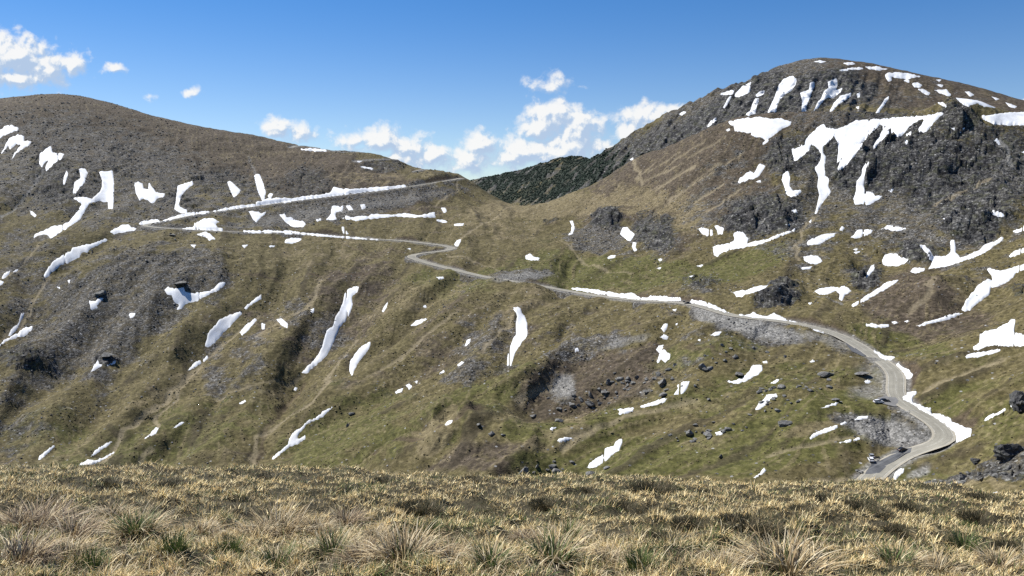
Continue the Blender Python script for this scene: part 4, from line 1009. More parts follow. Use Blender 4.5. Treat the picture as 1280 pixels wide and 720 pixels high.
# road shoulders: pale dust on the verge, raw earth in the cut, grey stone on the bank below
cutm = sstep(-CUT, .35, 1.4) * (RDIST < 24) * (1 - sstep(RDIST, 13, 20)); fill = sstep(CUT, .35, 1.6) * (1 - sstep(RDIST, 18, 26))
near = (1 - sstep(RDIST, RHW + .6, RHW + 3.0))
EX['soil'] = np.maximum(EX['soil'], cutm * .95 * (RDIST > RHW + .6))
EX['dust'] = np.maximum(EX['dust'], near * .8)
MASK['scree'] = np.maximum(MASK['scree'], fill * .9)
gl = [(940,409,60,10,14,.95),(1112,541,52,15,14,.95),(1035,425,40,6,14,.6),(705,482,13,15,20,.9),(650,346,34,5,-4,.8),(780,428,30,5,-14,.6),(420,262,130,6,-9,.35),(1085,490,24,8,0,.6),(1100,470,24,12,20,.5),(1140,575,30,5,-20,.3),(1150,590,14,6,-30,.8),(890,392,22,6,14,.9)]
EX['dust'] = np.maximum(EX['dust'], blobs(gl, U + 6 * gnoise(X / 9, Y / 9, 44), V + 3 * gnoise(X / 8, Y / 8, 45)))
ca = np.stack([MASK['rock'], MASK['scree'], MASK['green'], np.zeros_like(X)], -1).reshape(-1, 4)
cb = np.stack([MASK['straw'], MASK['heath'], EX['soil'], EX['dust']], -1).reshape(-1, 4)
u01 = lambda q: np.clip(.5 + q * .22, 0, 1)
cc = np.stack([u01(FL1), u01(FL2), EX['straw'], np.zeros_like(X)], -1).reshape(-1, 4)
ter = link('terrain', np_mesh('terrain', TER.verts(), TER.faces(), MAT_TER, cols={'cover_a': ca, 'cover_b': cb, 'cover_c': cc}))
tag(ter, 'broad brown and green mountain basin with grey scree and dark crags', 'terrain', kind='structure')
z0 = np.zeros_like(mX)
ca = np.stack([MM['rock'], MM['scree'], z0, pine_gate * .85], -1).reshape(-1, 4); cb = np.stack([z0, MM['heath'], z0, z0], -1).reshape(-1, 4)
q_ = np.clip(.5 + mst * .5, 0, 1); cc = np.stack([q_, q_, z0, z0], -1).reshape(-1, 4)
mtn = link('mountain', np_mesh('mountain', MTN.verts(), MTN.faces(), MAT_MTN, cols={'cover_a': ca, 'cover_b': cb, 'cover_c': cc}))
tag(mtn, 'high dark mountain with a rounded snow flecked summit behind the right hill', 'mountain', kind='structure')

# low land all round, far below, out to the horizon
rr = np.array([0, 300, 900, 2000, 4000, 9000, 20000, 45000.]); rr = rr * .28; aa = np.linspace(0, 2 * PI, 97)[:-1]
vv = [(0, 1500, -420)]
for r in rr[1:]:
    for a in aa: vv.append((r * math.cos(a), 1500 + r * math.sin(a), -420 + 30 * float(gnoise(np.array(r * math.cos(a) / 1500), np.array(r * math.sin(a) / 1500), 9))))
ff = []
for k in range(96): ff.append((0, 1 + k, 1 + (k + 1) % 96, 0))
for i in range(len(rr) - 2):
    for k in range(96):
        a = 1 + i * 96 + k; b2 = 1 + i * 96 + (k + 1) % 96
        ff.append((a, a + 96, b2 + 96, b2))
me = bpy.data.meshes.new('lowland'); me.from_pydata(vv, [], [tuple(dict.fromkeys(f)) for f in ff]); me.update()
m, t, b = new_mat('far_meadow'); t.l.new(t.ramp(t.noise(t.new('ShaderNodeTexCoord').outputs['Object'], .004, 5, .6), [(.3, (.02, .03, .015)), (.7, (.08, .085, .04))]), b.inputs['Base Color'])
me.materials.append(m); tag(link('land', me), kind='structure')

# ------------------------------------------------------------------ snow patches
def blur(A, n=3):
    A = A.copy()
    for _ in range(n):
        A[1:-1] = .25 * A[:-2] + .5 * A[1:-1] + .25 * A[2:]; A[:, 1:-1] = .25 * A[:, :-2] + .5 * A[:, 1:-1] + .25 * A[:, 2:]
    return A
def dilate(A, n):
    A = A.copy()
    for _ in range(n):
        B = A.copy(); B[1:] = np.maximum(B[1:], A[:-1]); B[:-1] = np.maximum(B[:-1], A[1:]); B[:, 1:] = np.maximum(B[:, 1:], A[:, :-1]); B[:, :-1] = np.maximum(B[:, :-1], A[:, 1:]); A = B
    return A
TB = blur(TER.z, 3) + .1; MB_ = blur(MTN.z, 3) + .2
U, V = project(TER.x, TER.y, TER.z)
SMALL = {'A':'tiny fleck of old snow on the dark left hill','B':'tiny snow fleck near the road on the left hill','C':'tiny snow fleck on the slope of the right hill','D':'tiny snow fleck on the high crags and summit','E':'tiny snow fleck in the grey scree at far left',
 'F':'tiny snow fleck on the grass below the lower road leg','G':'tiny snow fleck around the meadow and the straight road','H':'tiny snow fleck on the rocky right hillside','I':'tiny snow fleck low on the left slope','J':'tiny snow fleck in the scree of the middle slope',
 'K':'tiny snow fleck among grass and boulders below the road','L':'tiny snow fleck on the grass near the lower road bend'}
SNOW_INFO = []
def true_hit(S, u, v):
    p = S.hit(u, v); a, e = ray(u, v)
    return p, abs(p[2] - (CAMZ + float(e) * p[1])) < .02
def build_snow(reg, th, label, pts):
    ox, oy = Z[reg]
    poly = [(ox + x / 4, oy + y / 4) for x, y in pts]
    ht = [true_hit(TER, *p) for p in poly]
    cu = sum(p[0] for p in poly) / len(poly); cv = sum(p[1] for p in poly) / len(poly)
    on_ter = sum(h[1] for h in ht) >= len(ht) * .5
    if reg in ('C', 'D') and (cv < 140 and not (cu < 1200 and False)) and not on_ter: on_ter = False
    S, SB, SU, SV = (TER, TB, U, V) if on_ter else (MTN, MB_, MU, MV)
    hs = [S.hit(*p) if on_ter else true_hit(MTN, *p)[0] for p in poly]
    if on_ter: hs = [h[0] for h in ht if h[1]]
    Ds = sorted(h[1] for h in hs)
    lo, hi = Ds[0] * .955, Ds[-1] * 1.045
    us = [p[0] for p in poly]; vs = [p[1] for p in poly]
    rat = [float(ray(uu, vv)[0]) for uu in (min(us) - 4, max(us) + 4) for vv in (min(vs), max(vs))]
    j0 = int(np.clip((min(rat) - S.r[0]) / (S.r[1] - S.r[0]) - 1, 0, len(S.r) - 3)); j1 = int(np.clip((max(rat) - S.r[0]) / (S.r[1] - S.r[0]) + 2, 2, len(S.r) - 1))
    i0 = int(np.clip(np.searchsorted(S.D, lo) - 1, 0, len(S.D) - 3)); i1 = int(np.clip(np.searchsorted(S.D, hi) + 2, 2, len(S.D) - 1))
    sl = (slice(i0, i1 + 1), slice(j0, j1 + 1))
    u_, v_ = SU[sl], SV[sl]; x_, y_ = S.x[sl], S.y[sl]
    d, _ = seg_dist(u_, v_, poly, True)
    d = np.where(in_poly(u_, v_, poly), d, -d)
    big = min(1.0, max(.25, (max(us) - min(us)) / 25))
    sc = y_ / 400
    d = d + (.95 * gnoise(x_ / (1.5 * sc), y_ / (2.6 * sc), 203) + .7 * gnoise(x_ / (3.2 * sc), y_ / (4.5 * sc), 201) + .5 * gnoise(x_ / (8 * sc), y_ / (11 * sc), 202)) * big + .1
    # stones melting through
    hole = sstep(gnoise(x_ / (2.6 * sc), y_ / (3.6 * sc), 207), .52, .7) * (d < 4)
    off = th * .34 * (sstep(d, -.3, 1.3) * 1.1 - .05) * (y_ / 600 + .35)
    off = np.where(d < -.3, -.35 - .2 * (-d), off) - hole * .8
    wz = sstep(d, .4, 3.5) * .85
    z_ = S.z[sl] * (1 - wz) + SB[sl] * wz + off
    keep = d > -1.3
    q = keep[:-1, :-1] | keep[1:, :-1] | keep[:-1, 1:] | keep[1:, 1:]
    # keep the one connected patch
    if q.any():
        lab = np.zeros(q.shape, np.int32); best = (0, 0); k = 0
        for si, sj in zip(*np.where(q)):
            if lab[si, sj]: continue
            k += 1; st = [(si, sj)]; lab[si, sj] = k; cnt = 0
            while st:
                a_, b_ = st.pop(); cnt += 1
                for c_, d_ in ((a_ + 1, b_), (a_ - 1, b_), (a_, b_ + 1), (a_, b_ - 1)):
                    if 0 <= c_ < q.shape[0] and 0 <= d_ < q.shape[1] and q[c_, d_] and not lab[c_, d_]:
                        lab[c_, d_] = k; st.append((c_, d_))
            if cnt > best[0]: best = (cnt, k)
        q = lab == best[1]
    if not q.any(): print('no snow for', reg, label, poly[:2]); return
    n_, m_ = x_.shape; idx = np.arange(n_ * m_).reshape(n_, m_)
    f = np.stack([idx[:-1, :-1], idx[:-1, 1:], idx[1:, 1:], idx[1:, :-1]], -1)[q]
    used, inv = np.unique(f.ravel(), return_inverse=True)
    vts = np.stack([x_, y_, z_], -1).reshape(-1, 3)[used]
    o = link('snow_patch', np_mesh('snow_patch', vts, inv.reshape(-1, 4), MAT_SNOW))
    c = vts.mean(0); o.data.transform(Matrix.Translation(Vector((-float(c[0]), -float(c[1]), -float(c[2]))))); o.location = [float(k) for k in c]
    tag(o, label or SMALL[reg], 'snow patch', 'old snow patches on the mountainsides')
    SNOW_INFO.append((label or SMALL[reg], on_ter))
for s_ in SNOW: build_snow(*s_)

# ------------------------------------------------------------------ road surface, markings, pull-outs
def frame(P):
    T = np.gradient(P[:, :2], axis=0); T /= np.linalg.norm(T, axis=1)[:, None] + 1e-9
    return np.stack([-T[:, 1], T[:, 0]], 1)
def ribbon(name, P, offs, mat, lift=0.0, crown=.0, cols=False, keep=None):
    N = frame(P); k = len(offs); hw = max(abs(o) for o in offs)
    v = []
    for o in offs:
        q = P.copy(); q[:, :2] += N * o; q[:, 2] += lift + crown * (1 - (o / hw) ** 2)
        v.append(q)
    v = np.stack(v, 1).reshape(-1, 3)
    n = len(P); idx = np.arange(n * k).reshape(n, k)
    f = np.stack([idx[:-1, :-1], idx[:-1, 1:], idx[1:, 1:], idx[1:, :-1]], -1)
    if keep is not None: f = f[keep[:-1]]
    c = None
    if cols:
        ac = np.tile(np.abs(np.array(offs)) / hw, n); c = {'across': np.stack([ac, ac, ac, ac * 0 + 1], -1)}
    return np_mesh(name, v, f.reshape(-1, 4), mat, cols=c)
offs = [-RHW, -2.9, -1.9, -.9, 0, .9, 1.9, 2.9, RHW]
o = link('road', ribbon('road', ROAD, offs, MAT_ROAD, 0, .05, True))
tag(o, 'narrow pale asphalt mountain road winding through the basin', 'road', kind='structure')
for PP in (UP1, UP2, UP3, UP4):
    tag(link('road', ribbon('road', PP, [-2.8, -1.4, 0, 1.4, 2.8], MAT_ROAD, 0, .05, True)), kind='structure')
near_road = ROAD[:, 1] < 620
for off in (-3.2, 3.2):
    tag(link('road_marking', ribbon('road_marking', ROAD, [off - .09, off + .09], MAT_PAINT, .03, 0, keep=near_road)), kind='structure')
tag(link('road_marking', ribbon('road_marking', ROAD, [-.07, .07], MAT_PAINT, .066, 0, keep=near_road & (np.arange(len(ROAD)) % 4 < 3))), kind='structure')
for W, mt, nm in zip(PULL_W, (MAT_LOT, MAT_LOT2, MAT_LOT), ('parking_lot', 'pavement', 'pavement')):
    me = bpy.data.meshes.new(nm)
    me.from_pydata([(a, b_, c_ - .03) for a, b_, c_ in W], [], [list(range(len(W)))]); me.materials.append(mt)
    tag(link(nm, me), kind='structure')

# ------------------------------------------------------------------ the grassy brow in the foreground
BROW = [(-200,584),(0,586),(120,588),(200,589),(320,591),(400,593),(520,597),(640,600),(760,602),(900,605),(1000,608),(1080,609),(1180,612),(1240,618),(1280,621),(1480,628)]
GK, GY = .0033, 11.0
_t = np.linspace(6, 80, 400)
_c0 = (CAMZ / _t + GK * np.maximum(_t - GY, 0) ** 2 / _t).min()
_bu = [p[0] for p in BROW]; _bs = [-float(ray(p[0], p[1])[1]) - _c0 for p in BROW]; _br = [(p[0] - 640) / F for p in BROW]
def ground_smooth(x, y):
    r = np.clip(x / np.maximum(y, 4.0), _br[0], _br[-1])
    s = np.interp(r, _br, _bs)
    yc = np.minimum(y, 36.0)
    g = GK * np.maximum(yc - GY, 0) ** 2
    sl = 2 * GK * np.maximum(36 - GY, 0)
    return -s * y - np.where(y > 36, g + sl * 1.9 * (y - 36), g)
def ground_z(x, y):
    x = np.asarray(x, float); y = np.asarray(y, float)
    z = ground_smooth(x, y)
    z = z + fbm(x, y, 5.0, 2, 301) * .3 + fbm(x, y, 1.3, 3, 303) * .14 + np.maximum(gnoise(x / .6, y / .6, 305), 0) * .17 + np.maximum(gnoise(x / .28, y / .28, 307), 0) * .09
    return z
GND = Sheet(-420, 1700, 3.0, 1.2, 480, 620)
GND.z = ground_z(GND.x, GND.y)
# keep the far part under the basin
gx_, gy_ = GND.x, GND.y
gU, gV = project(gx_, gy_, GND.z)
m, t, b = new_mat('dry_turf'); MAT_TURF = m
O = t.new('ShaderNodeTexCoord').outputs['Object']
n1 = t.noise(O, .35, 4, .6); n2 = t.noise(O, 2.2, 4, .65); n3 = t.noise(O, 14, 3, .7)
c = t.ramp(n3, [(.3, (.022, .019, .011)), (.5, (.052, .044, .025)), (.72, (.12, .10, .06))])
c = t.mix(t.math('MULTIPLY', t.smooth(n2, .52, .68), .6), c, (.03, .03, .012))
c = t.mix(t.math('MULTIPLY', t.smooth(n1, .5, .7), .3), c, (.06, .065, .025))
t.l.new(c, b.inputs['Base Color'])
bp = t.new('ShaderNodeBump'); bp.inputs['Strength'].default_value = .8; bp.inputs['Distance'].default_value = .06
t.l.new(n3, bp.inputs['Height']); t.l.new(bp.outputs[0], b.inputs['Normal'])
tag(link('ground', np_mesh('ground', GND.verts(), GND.faces(), MAT_TURF)), 'dry tussocky grass slope in front of the camera', 'ground', kind='structure')
# ------------------------------------------------------------------ rocks
def rock_mesh(name, seed, flat=.7, planes=16, sub=3, rough=.05):
    """angular boulder: a ball cut by random planes, then roughened"""
    import bmesh
    rng = np.random.RandomState(seed)
    bm = bmesh.new(); bmesh.ops.create_icosphere(bm, subdivisions=sub, radius=1.0)
    me = bpy.data.meshes.new(name); bm.to_mesh(me); bm.free()
    n = len(me.vertices); co = np.zeros(n * 3, np.float32); me.vertices.foreach_get('co', co); co = co.reshape(-1, 3)
    N = rng.normal(size=(planes, 3)); N /= np.linalg.norm(N, axis=1)[:, None]; dd = rng.uniform(.55, .95, planes)
    dot = co @ N.T
    r = np.min(np.where(dot > .05, dd / np.maximum(dot, .05), 9), 1); r = np.minimum(r, 1.15)
    co = co * r[:, None]
    co += co * (rough * (gnoise(co[:, 0] * 3 + 9 * co[:, 2], co[:, 1] * 3 - 5 * co[:, 2], seed) + .5 * gnoise(co[:, 0] * 7 + 13 * co[:, 2], co[:, 1] * 7, seed + 3)))[:, None]
    co *= np.array([1, rng.uniform(.7, 1), flat])
    me.vertices.foreach_set('co', co.astype(np.float32).ravel()); me.update()
    return me
def rock_mat(name, dark, mid, light, lichen=.4):
    m, t, b = new_mat(name)
    tc = t.new('ShaderNodeTexCoord'); O = tc.outputs['Object']
    n = t.noise(O, 2.2, 6, .7, .4); n2 = t.noise(O, 1.1, 4, .6)
    c = t.ramp(n, [(.3, dark), (.5, mid), (.75, light)])
    c = t.mix(t.math('MULTIPLY', t.smooth(n2, .52, .66), lichen), c, (.11, .115, .07))
    t.l.new(c, b.inputs['Base Color'])
    bp = t.new('ShaderNodeBump'); bp.inputs['Strength'].default_value = .7; bp.inputs['Distance'].default_value = .15
    t.l.new(n, bp.inputs['Height']); t.l.new(bp.outputs[0], b.inputs['Normal'])
    return m
MAT_ROCK = rock_mat('grey_boulder', (.06, .058, .056), (.15, .147, .14), (.34, .335, .32))
MAT_CRAG = rock_mat('dark_crag', (.018, .018, .02), (.055, .055, .057), (.16, .158, .15), .2)
ROCKS = [rock_mesh('boulder', 40 + k, (.62, .75, .5, .7, .85, .45)[k]) for k in range(6)]
for me in ROCKS: me.materials.append(MAT_ROCK)
BOULDER_N = 0
def boulder(u, v, wpx, label, group=None, k=None, sink=.25, mesh=None, aspect=1.0, cat='boulder', name='boulder'):
    """a boulder whose middle is seen at (u, v) and whose width covers wpx pixels there"""
    global BOULDER_N
    x, y, z = TER.hit(u, v + wpx * .22)
    r = wpx * .5 * y / F
    k = BOULDER_N % 6 if k is None else k
    BOULDER_N += 1
    o = link(name, mesh or ROCKS[k])
    o.scale = (r, r * random.uniform(.8, 1.1), r * random.uniform(.85, 1.15) * aspect)
    o.rotation_euler = (random.uniform(-.15, .15), random.uniform(-.15, .15), random.uniform(0, 6.28))
    o.location = (x, y + r * .4, float(TER.height(x, y + r * .4)) + r * (.35 - sink * .5) * aspect)
    tag(o, label, cat, group)
    return o
BF = 'boulders of the boulder field'
for zx, zy, w, lab in [(235,418,50,'dark boulder at the lower left end of the boulder field'),(390,345,60,'wide dark boulder below the middle of the boulder field'),(470,283,46,'rounded grey boulder left of centre in the boulder field'),
 (545,213,46,'dark boulder at the top of the boulder field chain'),(755,235,62,'broad boulder left of the snow tongue in the boulder field'),(760,290,60,'pale topped boulder touching the snow tongue in the boulder field'),
 (785,165,42,'boulder just below the broken snow gully'),(955,155,52,'boulder high on the right of the boulder field'),(1135,190,56,'black boulder wrapped by the curved snow patch'),
 (220,680,68,'large black boulder on the grass just above the brow'),(60,690,80,'flat black rock heap at the brow left of the large black boulder'),(475,655,44,'grey boulder at the foot of the big slanting snow patch'),
 (390,685,58,'low flat boulder below the big slanting snow patch'),(890,490,54,'grey boulder left in the rocky heap of the right meadow'),(985,493,64,'broad boulder beside the oval snow fleck in the right meadow'),
 (1085,465,38,'lone boulder up right of the oval snow fleck'),(1045,602,32,'small dark boulder alone on the grass above the brow'),(1010,430,26,'small boulder on the meadow below the green lawn strip')]:
    boulder(640 + zx / 4, 420 + zy / 4, w / 4, lab)
for zx, zy, w, lab in [(1115,445,32,'left boulder of three beside the knoll path'),(1178,490,46,'largest flat boulder of three beside the knoll path'),(1235,495,28,'right boulder of three beside the knoll path'),(480,388,34,'flat dark boulder on the grass below the scree'),(458,448,28,'pale flat stone below the flat dark boulder'),(645,352,16,'small dark stone alone on the green slope')]:
    boulder(320 + zx / 4, 420 + zy / 4, w / 4, lab)
boulder(960 + 300 / 4, 430 + 140 / 4, 30, 'long dark slab with a pointed end in the right meadow', k=5, aspect=.7)
boulder(960 + 480 / 4, 430 + 143 / 4, 20, 'flat grey slab tilted beside the road gravel', k=2, aspect=.6)
boulder(960 + 345 / 4, 430 + 275 / 4, 11, 'dark boulder at the upper end of a thin snow dash')
boulder(960 + 75 / 4, 430 + 212 / 4, 13, 'dark boulder pile top left of the long slab')
boulder(960 + 85 / 4, 430 + 395 / 4, 18, 'low dark boulder on the grass left of the long snow lens', aspect=.7)
boulder(960 + 470 / 4, 430 + 640 / 4, 9, 'dark boulder at the near corner of the parking lot')
boulder(960 + 448 / 4, 430 + 632 / 4, 6, 'small grey boulder at the near corner of the parking lot')
boulder(1164, 604, 16, 'flat grey rock beside the ditch inside the lowest bend', aspect=.7)
for u, v, w, lab in [(855, 376, 5, 'dark rock left of the snow bank break on the road edge'), (133, 444, 15, 'black boulder above the snow patch low on the left slope'), (125, 366, 16, 'small black crag in the left scree above a ragged snow patch'),
 (226, 355, 16, 'black crag in the notch of the bird shaped snow patch'), (215, 293, 10, 'dark rock below the hairpin road edge')]:
    boulder(u, v, w, lab, k=2, aspect=.8)
rngb = np.random.RandomState(5)
def scatter_boulders(cx, cy, ru, rv, ang, n, smin, smax, label, group):
    c, s = math.cos(math.radians(ang)), math.sin(math.radians(ang))
    for _ in range(n):
        a, b = rngb.normal(0, .5), rngb.normal(0, .5)
        boulder(cx + (a * ru * c - b * rv * s), cy + (a * ru * s + b * rv * c), rngb.uniform(smin, smax) if rngb.rand() < .8 else smax * 1.25, label, group, sink=.35)
scatter_boulders(790, 482, 90, 18, -14, 46, 3.5, 8, 'grey angular boulder among others in the boulder field below the road', BF)
scatter_boulders(740, 500, 70, 12, -12, 22, 3, 7, 'grey angular boulder among others in the boulder field below the road', BF)
scatter_boulders(870, 545, 50, 14, -5, 22, 3, 7, 'small grey boulder on the green meadow above the brow', 'boulders on the lower meadow')
scatter_boulders(985, 490, 60, 22, -10, 30, 3, 8, 'small grey boulder in the meadow left of the road', 'boulders left of the road')
scatter_boulders(920, 440, 60, 14, 0, 16, 3, 7, 'small grey boulder below the road embankment', 'boulders below the embankment')
scatter_boulders(690, 585, 40, 8, 0, 9, 4, 9, 'dark boulder in a loose heap at the grassy brow', 'boulders at the brow')
scatter_boulders(1240, 590, 50, 10, -10, 22, 4, 9, 'grey boulder on the rocky strip at lower right', 'boulders on the lower right strip')
scatter_boulders(1180, 605, 20, 4, 0, 8, 3, 6, 'grey boulder on the rocky strip at lower right', 'boulders on the lower right strip')
# two dark crags standing at the right edge of the picture
def crag(u, v, w, h, seed, label):
    x, y, z = TER.hit(u, v)
    me = rock_mesh('rock_outcrop', seed, 1.0, 22, 4, .22); me.materials.append(MAT_CRAG)
    o = link('rock_outcrop', me); sx = w * .5 * y / F; sz = h * .5 * y / F
    o.scale = (sx, sx * 1.5, sz * 1.1); o.location = (x, y + sx, float(TER.height(x, y + sx)) + sz * .12); o.rotation_euler = (0, .15, seed)
    tag(o, label, 'rock outcrop')
crag(1285, 512, 30, 48, 91, 'tall black rock outcrop cut off by the right edge')
crag(1275, 568, 34, 44, 92, 'lower black rock outcrop at the right edge with rubble below')
crag(1225, 578, 14, 10, 93, 'small dark outcrop left of the lower black outcrop')

# loose stones: far too many to count
def scatter_mesh(name, pts, sizes, seed, mat, shape, flat=.7, cols=None):
    rng = np.random.RandomState(seed); n = len(pts)
    bv, bf = shape
    ang = rng.uniform(0, 6.28, n); ca_, sa_ = np.cos(ang), np.sin(ang)
    jit = 1 + rng.uniform(-.3, .3, (n, len(bv), 1)) if flat < .9 else 1 + rng.uniform(-.18, .18, (n, len(bv), 1))
    v = bv[None] * jit * sizes[:, None, None] * np.array([1, 1, flat])
    vx = v[..., 0] * ca_[:, None] - v[..., 1] * sa_[:, None]; vy = v[..., 0] * sa_[:, None] + v[..., 1] * ca_[:, None]
    v = np.stack([vx, vy, v[..., 2]], -1) + pts[:, None, :]
    f = bf[None] + (np.arange(n) * len(bv))[:, None, None]
    return np_mesh(name, v.reshape(-1, 3), f.reshape(-1, bf.shape[1]), mat, smooth=False, cols=cols)
_p = (1 + 5 ** .5) / 2
ICO_V = np.array([(-1,_p,0),(1,_p,0),(-1,-_p,0),(1,-_p,0),(0,-1,_p),(0,1,_p),(0,-1,-_p),(0,1,-_p),(_p,0,-1),(_p,0,1),(-_p,0,-1),(-_p,0,1)]) / 1.9
ICO_F = np.array([(0,11,5),(0,5,1),(0,1,7),(0,7,10),(0,10,11),(1,5,9),(5,11,4),(11,10,2),(10,7,6),(7,1,8),(3,9,4),(3,4,2),(3,2,6),(3,6,8),(3,8,9),(4,9,5),(2,4,11),(6,2,10),(8,6,7),(9,8,1)])
def scatter_on(S, weight, n, seed):
    rng = np.random.RandomState(seed)
    w = weight * np.gradient(S.y, axis=0) * S.y * .001            # per area of the fan cell
    w = w.ravel(); cdf = np.cumsum(w); k = np.searchsorted(cdf, rng.rand(n) * cdf[-1])
    i, j = np.unravel_index(np.clip(k, 0, w.size - 1), S.x.shape)
    i = np.clip(i + rng.uniform(-.5, .5, n), 0, S.x.shape[0] - 1.01); j = np.clip(j + rng.uniform(-.5, .5, n), 0, S.x.shape[1] - 1.01)
    D = np.exp(math.log(S.D[0]) + i * math.log(S.D[1] / S.D[0])); r = S.r[0] + j * (S.r[1] - S.r[0])
    return np.stack([D * r, D, S.height(D * r, D)], -1)
inview = (U > -120) & (U < 1400) & (V > 100) & (V < 650)
wgt = (MASK['scree'] * 1.0 + MASK['rock'] * .6 + EX['dust'] * .5 + .05) * inview * (RDIST > RHW + .5) * sstep(fbm(X, Y, 24, 3, 411), -.35, .35)
pts = scatter_on(TER, wgt * (1 - .9 * SNOWM), 60000, 12)
siz = (.16 + .5 * np.random.RandomState(3).rand(len(pts)) ** 4) * (.55 + pts[:, 1] / 650)
pts[:, 2] += siz * .1
m, t, b = new_mat('loose_stone')
gi = t.new('ShaderNodeNewGeometry').outputs['Random Per Island']
c = t.ramp(gi, [(0, (.035, .034, .033)), (.5, (.10, .098, .094)), (.85, (.19, .186, .178)), (1, (.36, .35, .34))])
t.l.new(c, b.inputs['Base Color'])
tag(link('loose_stones', scatter_mesh('loose_stones', pts, siz, 4, m, (ICO_V, ICO_F), .65)), 'loose grey stones strewn over the scree and slopes', 'stones', kind='stuff')
# clumps of grass, bilberry and juniper that roughen the slopes
wc = (.35 + MASK['heath'] * .8 + MASK['straw'] * .3 + MASK['green'] * .2) * (1 - MASK['rock'] * .9) * (1 - .6 * MASK['scree']) * (SNOWM < .05) * (RDIST > RHW + 2) * inview * (1 - EX['dust']) * sstep(fbm(X, Y, 30, 3, 413) + .25 * FL1, -.3, .5) * (1.1 - sstep(Y, 600, 1000) * .75)
pts = scatter_on(TER, wc, 60000, 14)
rs_ = np.random.RandomState(15)
siz = (.22 + .42 * rs_.rand(len(pts)) ** 2) * np.minimum(.5 + pts[:, 1] / 700, 1.25); pts[:, 2] += siz * .05
m, t, b = new_mat('hill_clumps'); gi = t.new('ShaderNodeNewGeometry').outputs['Random Per Island']
t.l.new(t.ramp(gi, [(0, (.045, .043, .018)), (.25, (.075, .066, .030)), (.55, (.105, .084, .046)), (.8, (.16, .132, .07)), (1, (.26, .22, .13))]), b.inputs['Base Color'])
tag(link('grass_clumps', scatter_mesh('grass_clumps', pts, siz, 6, m, (ICO_V, ICO_F), .45)), 'clumps of grass and low scrub dotting the slopes', 'grass clumps', kind='stuff')
# dwarf pine scrub on the far ridge
wp = pine_gate * (MU > 560) * (MU < 1000)
pts = scatter_on(MTN, wp, 20000, 22); siz = .7 + 2.6 * np.random.RandomState(8).rand(len(pts)) ** 2; pts[:, 2] += siz * .2
m, t, b = new_mat('dwarf_pine'); gi = t.new('ShaderNodeNewGeometry').outputs['Random Per Island']
t.l.new(t.ramp(gi, [(0, (.010, .018, .013)), (1, (.026, .042, .028))]), b.inputs['Base Color'])
tag(link('dwarf_pine_scrub', scatter_mesh('dwarf_pine_scrub', pts, siz, 5, m, (ICO_V, ICO_F), .95)), 'dark dwarf pine scrub covering the far ridge behind the saddle', 'pine scrub', kind='stuff')

# ------------------------------------------------------------------ grass
m, t, b = new_mat('grass_blades'); MAT_BLADE = m
at = t.new('ShaderNodeAttribute', attribute_name='tint')
t.l.new(at.outputs['Color'], b.inputs['Base Color']); b.inputs['Roughness'].default_value = .6
tr = t.new('ShaderNodeBsdfTranslucent'); t.l.new(at.outputs['Color'], tr.inputs[0])
ms = t.new('ShaderNodeMixShader'); ms.inputs[0].default_value = .14
out = [n_ for n_ in t.n if n_.type == 'OUTPUT_MATERIAL'][0]
t.l.new(b.outputs[0], ms.inputs[1]); t.l.new(tr.outputs[0], ms.inputs[2]); t.l.new(ms.outputs[0], out.inputs[0])
STRAW = np.array([(.62,.50,.30),(.50,.38,.20),(.72,.62,.42),(.36,.27,.15),(.26,.20,.12),(.56,.48,.33),(.42,.31,.17)])
BROWN = np.array([(.13,.095,.06),(.18,.13,.085),(.10,.075,.05),(.22,.165,.11)])
THATCH_SHADE = np.array([(.035,.027,.017),(.065,.05,.03),(.022,.018,.012),(.11,.085,.05)])  # inner thatch, darkened so its colour carries the shade inside a tussock
GREEN = np.array([(.085,.125,.035),(.12,.16,.05),(.065,.10,.03),(.16,.18,.07)])
HEATH = np.array([(.050,.048,.022),(.075,.062,.030),(.042,.047,.020),(.10,.078,.045)])
def blades(base, az, length, lean, droop, width, col, seg=4):
    """curved tapering blades; every argument is an array over the blades"""
    n = len(base)
    tt = np.linspace(0, 1, seg + 1)
    th = lean[:, None] + droop[:, None] * tt[None] ** 1.3          # angle from the vertical along the blade
    dl = length[:, None] / seg
    h = np.cumsum(np.sin(th) * dl, 1) - np.sin(th) * dl; z = np.cumsum(np.cos(th) * dl, 1) - np.cos(th) * dl
    px = base[:, 0:1] + h * np.cos(az)[:, None]; py = base[:, 1:2] + h * np.sin(az)[:, None]; pz = base[:, 2:3] + z
    w = width[:, None] * .5 * (1 - .85 * tt[None] ** 1.5)
    sx = -np.sin(az)[:, None] * w; sy = np.cos(az)[:, None] * w
    L = np.stack([px - sx, py - sy, pz], -1); R = np.stack([px + sx, py + sy, pz], -1)
    v = np.stack([L, R], 2).reshape(n, -1, 3)
    q = np.array([(2 * k, 2 * k + 1, 2 * k + 3, 2 * k + 2) for k in range(seg)])
    f = (q[None] + (np.arange(n) * 2 * (seg + 1))[:, None, None]).reshape(-1, 4)
    c = np.repeat(col[:, None, :], 2 * (seg + 1), 1)
    c = np.concatenate([c, np.ones(c.shape[:2] + (1,))], -1)
    return v.reshape(-1, 3), f, c.reshape(-1, 4)
def pick(pal, n, rng): return pal[rng.randint(0, len(pal), n)] * rng.uniform(.8, 1.2, (n, 1))
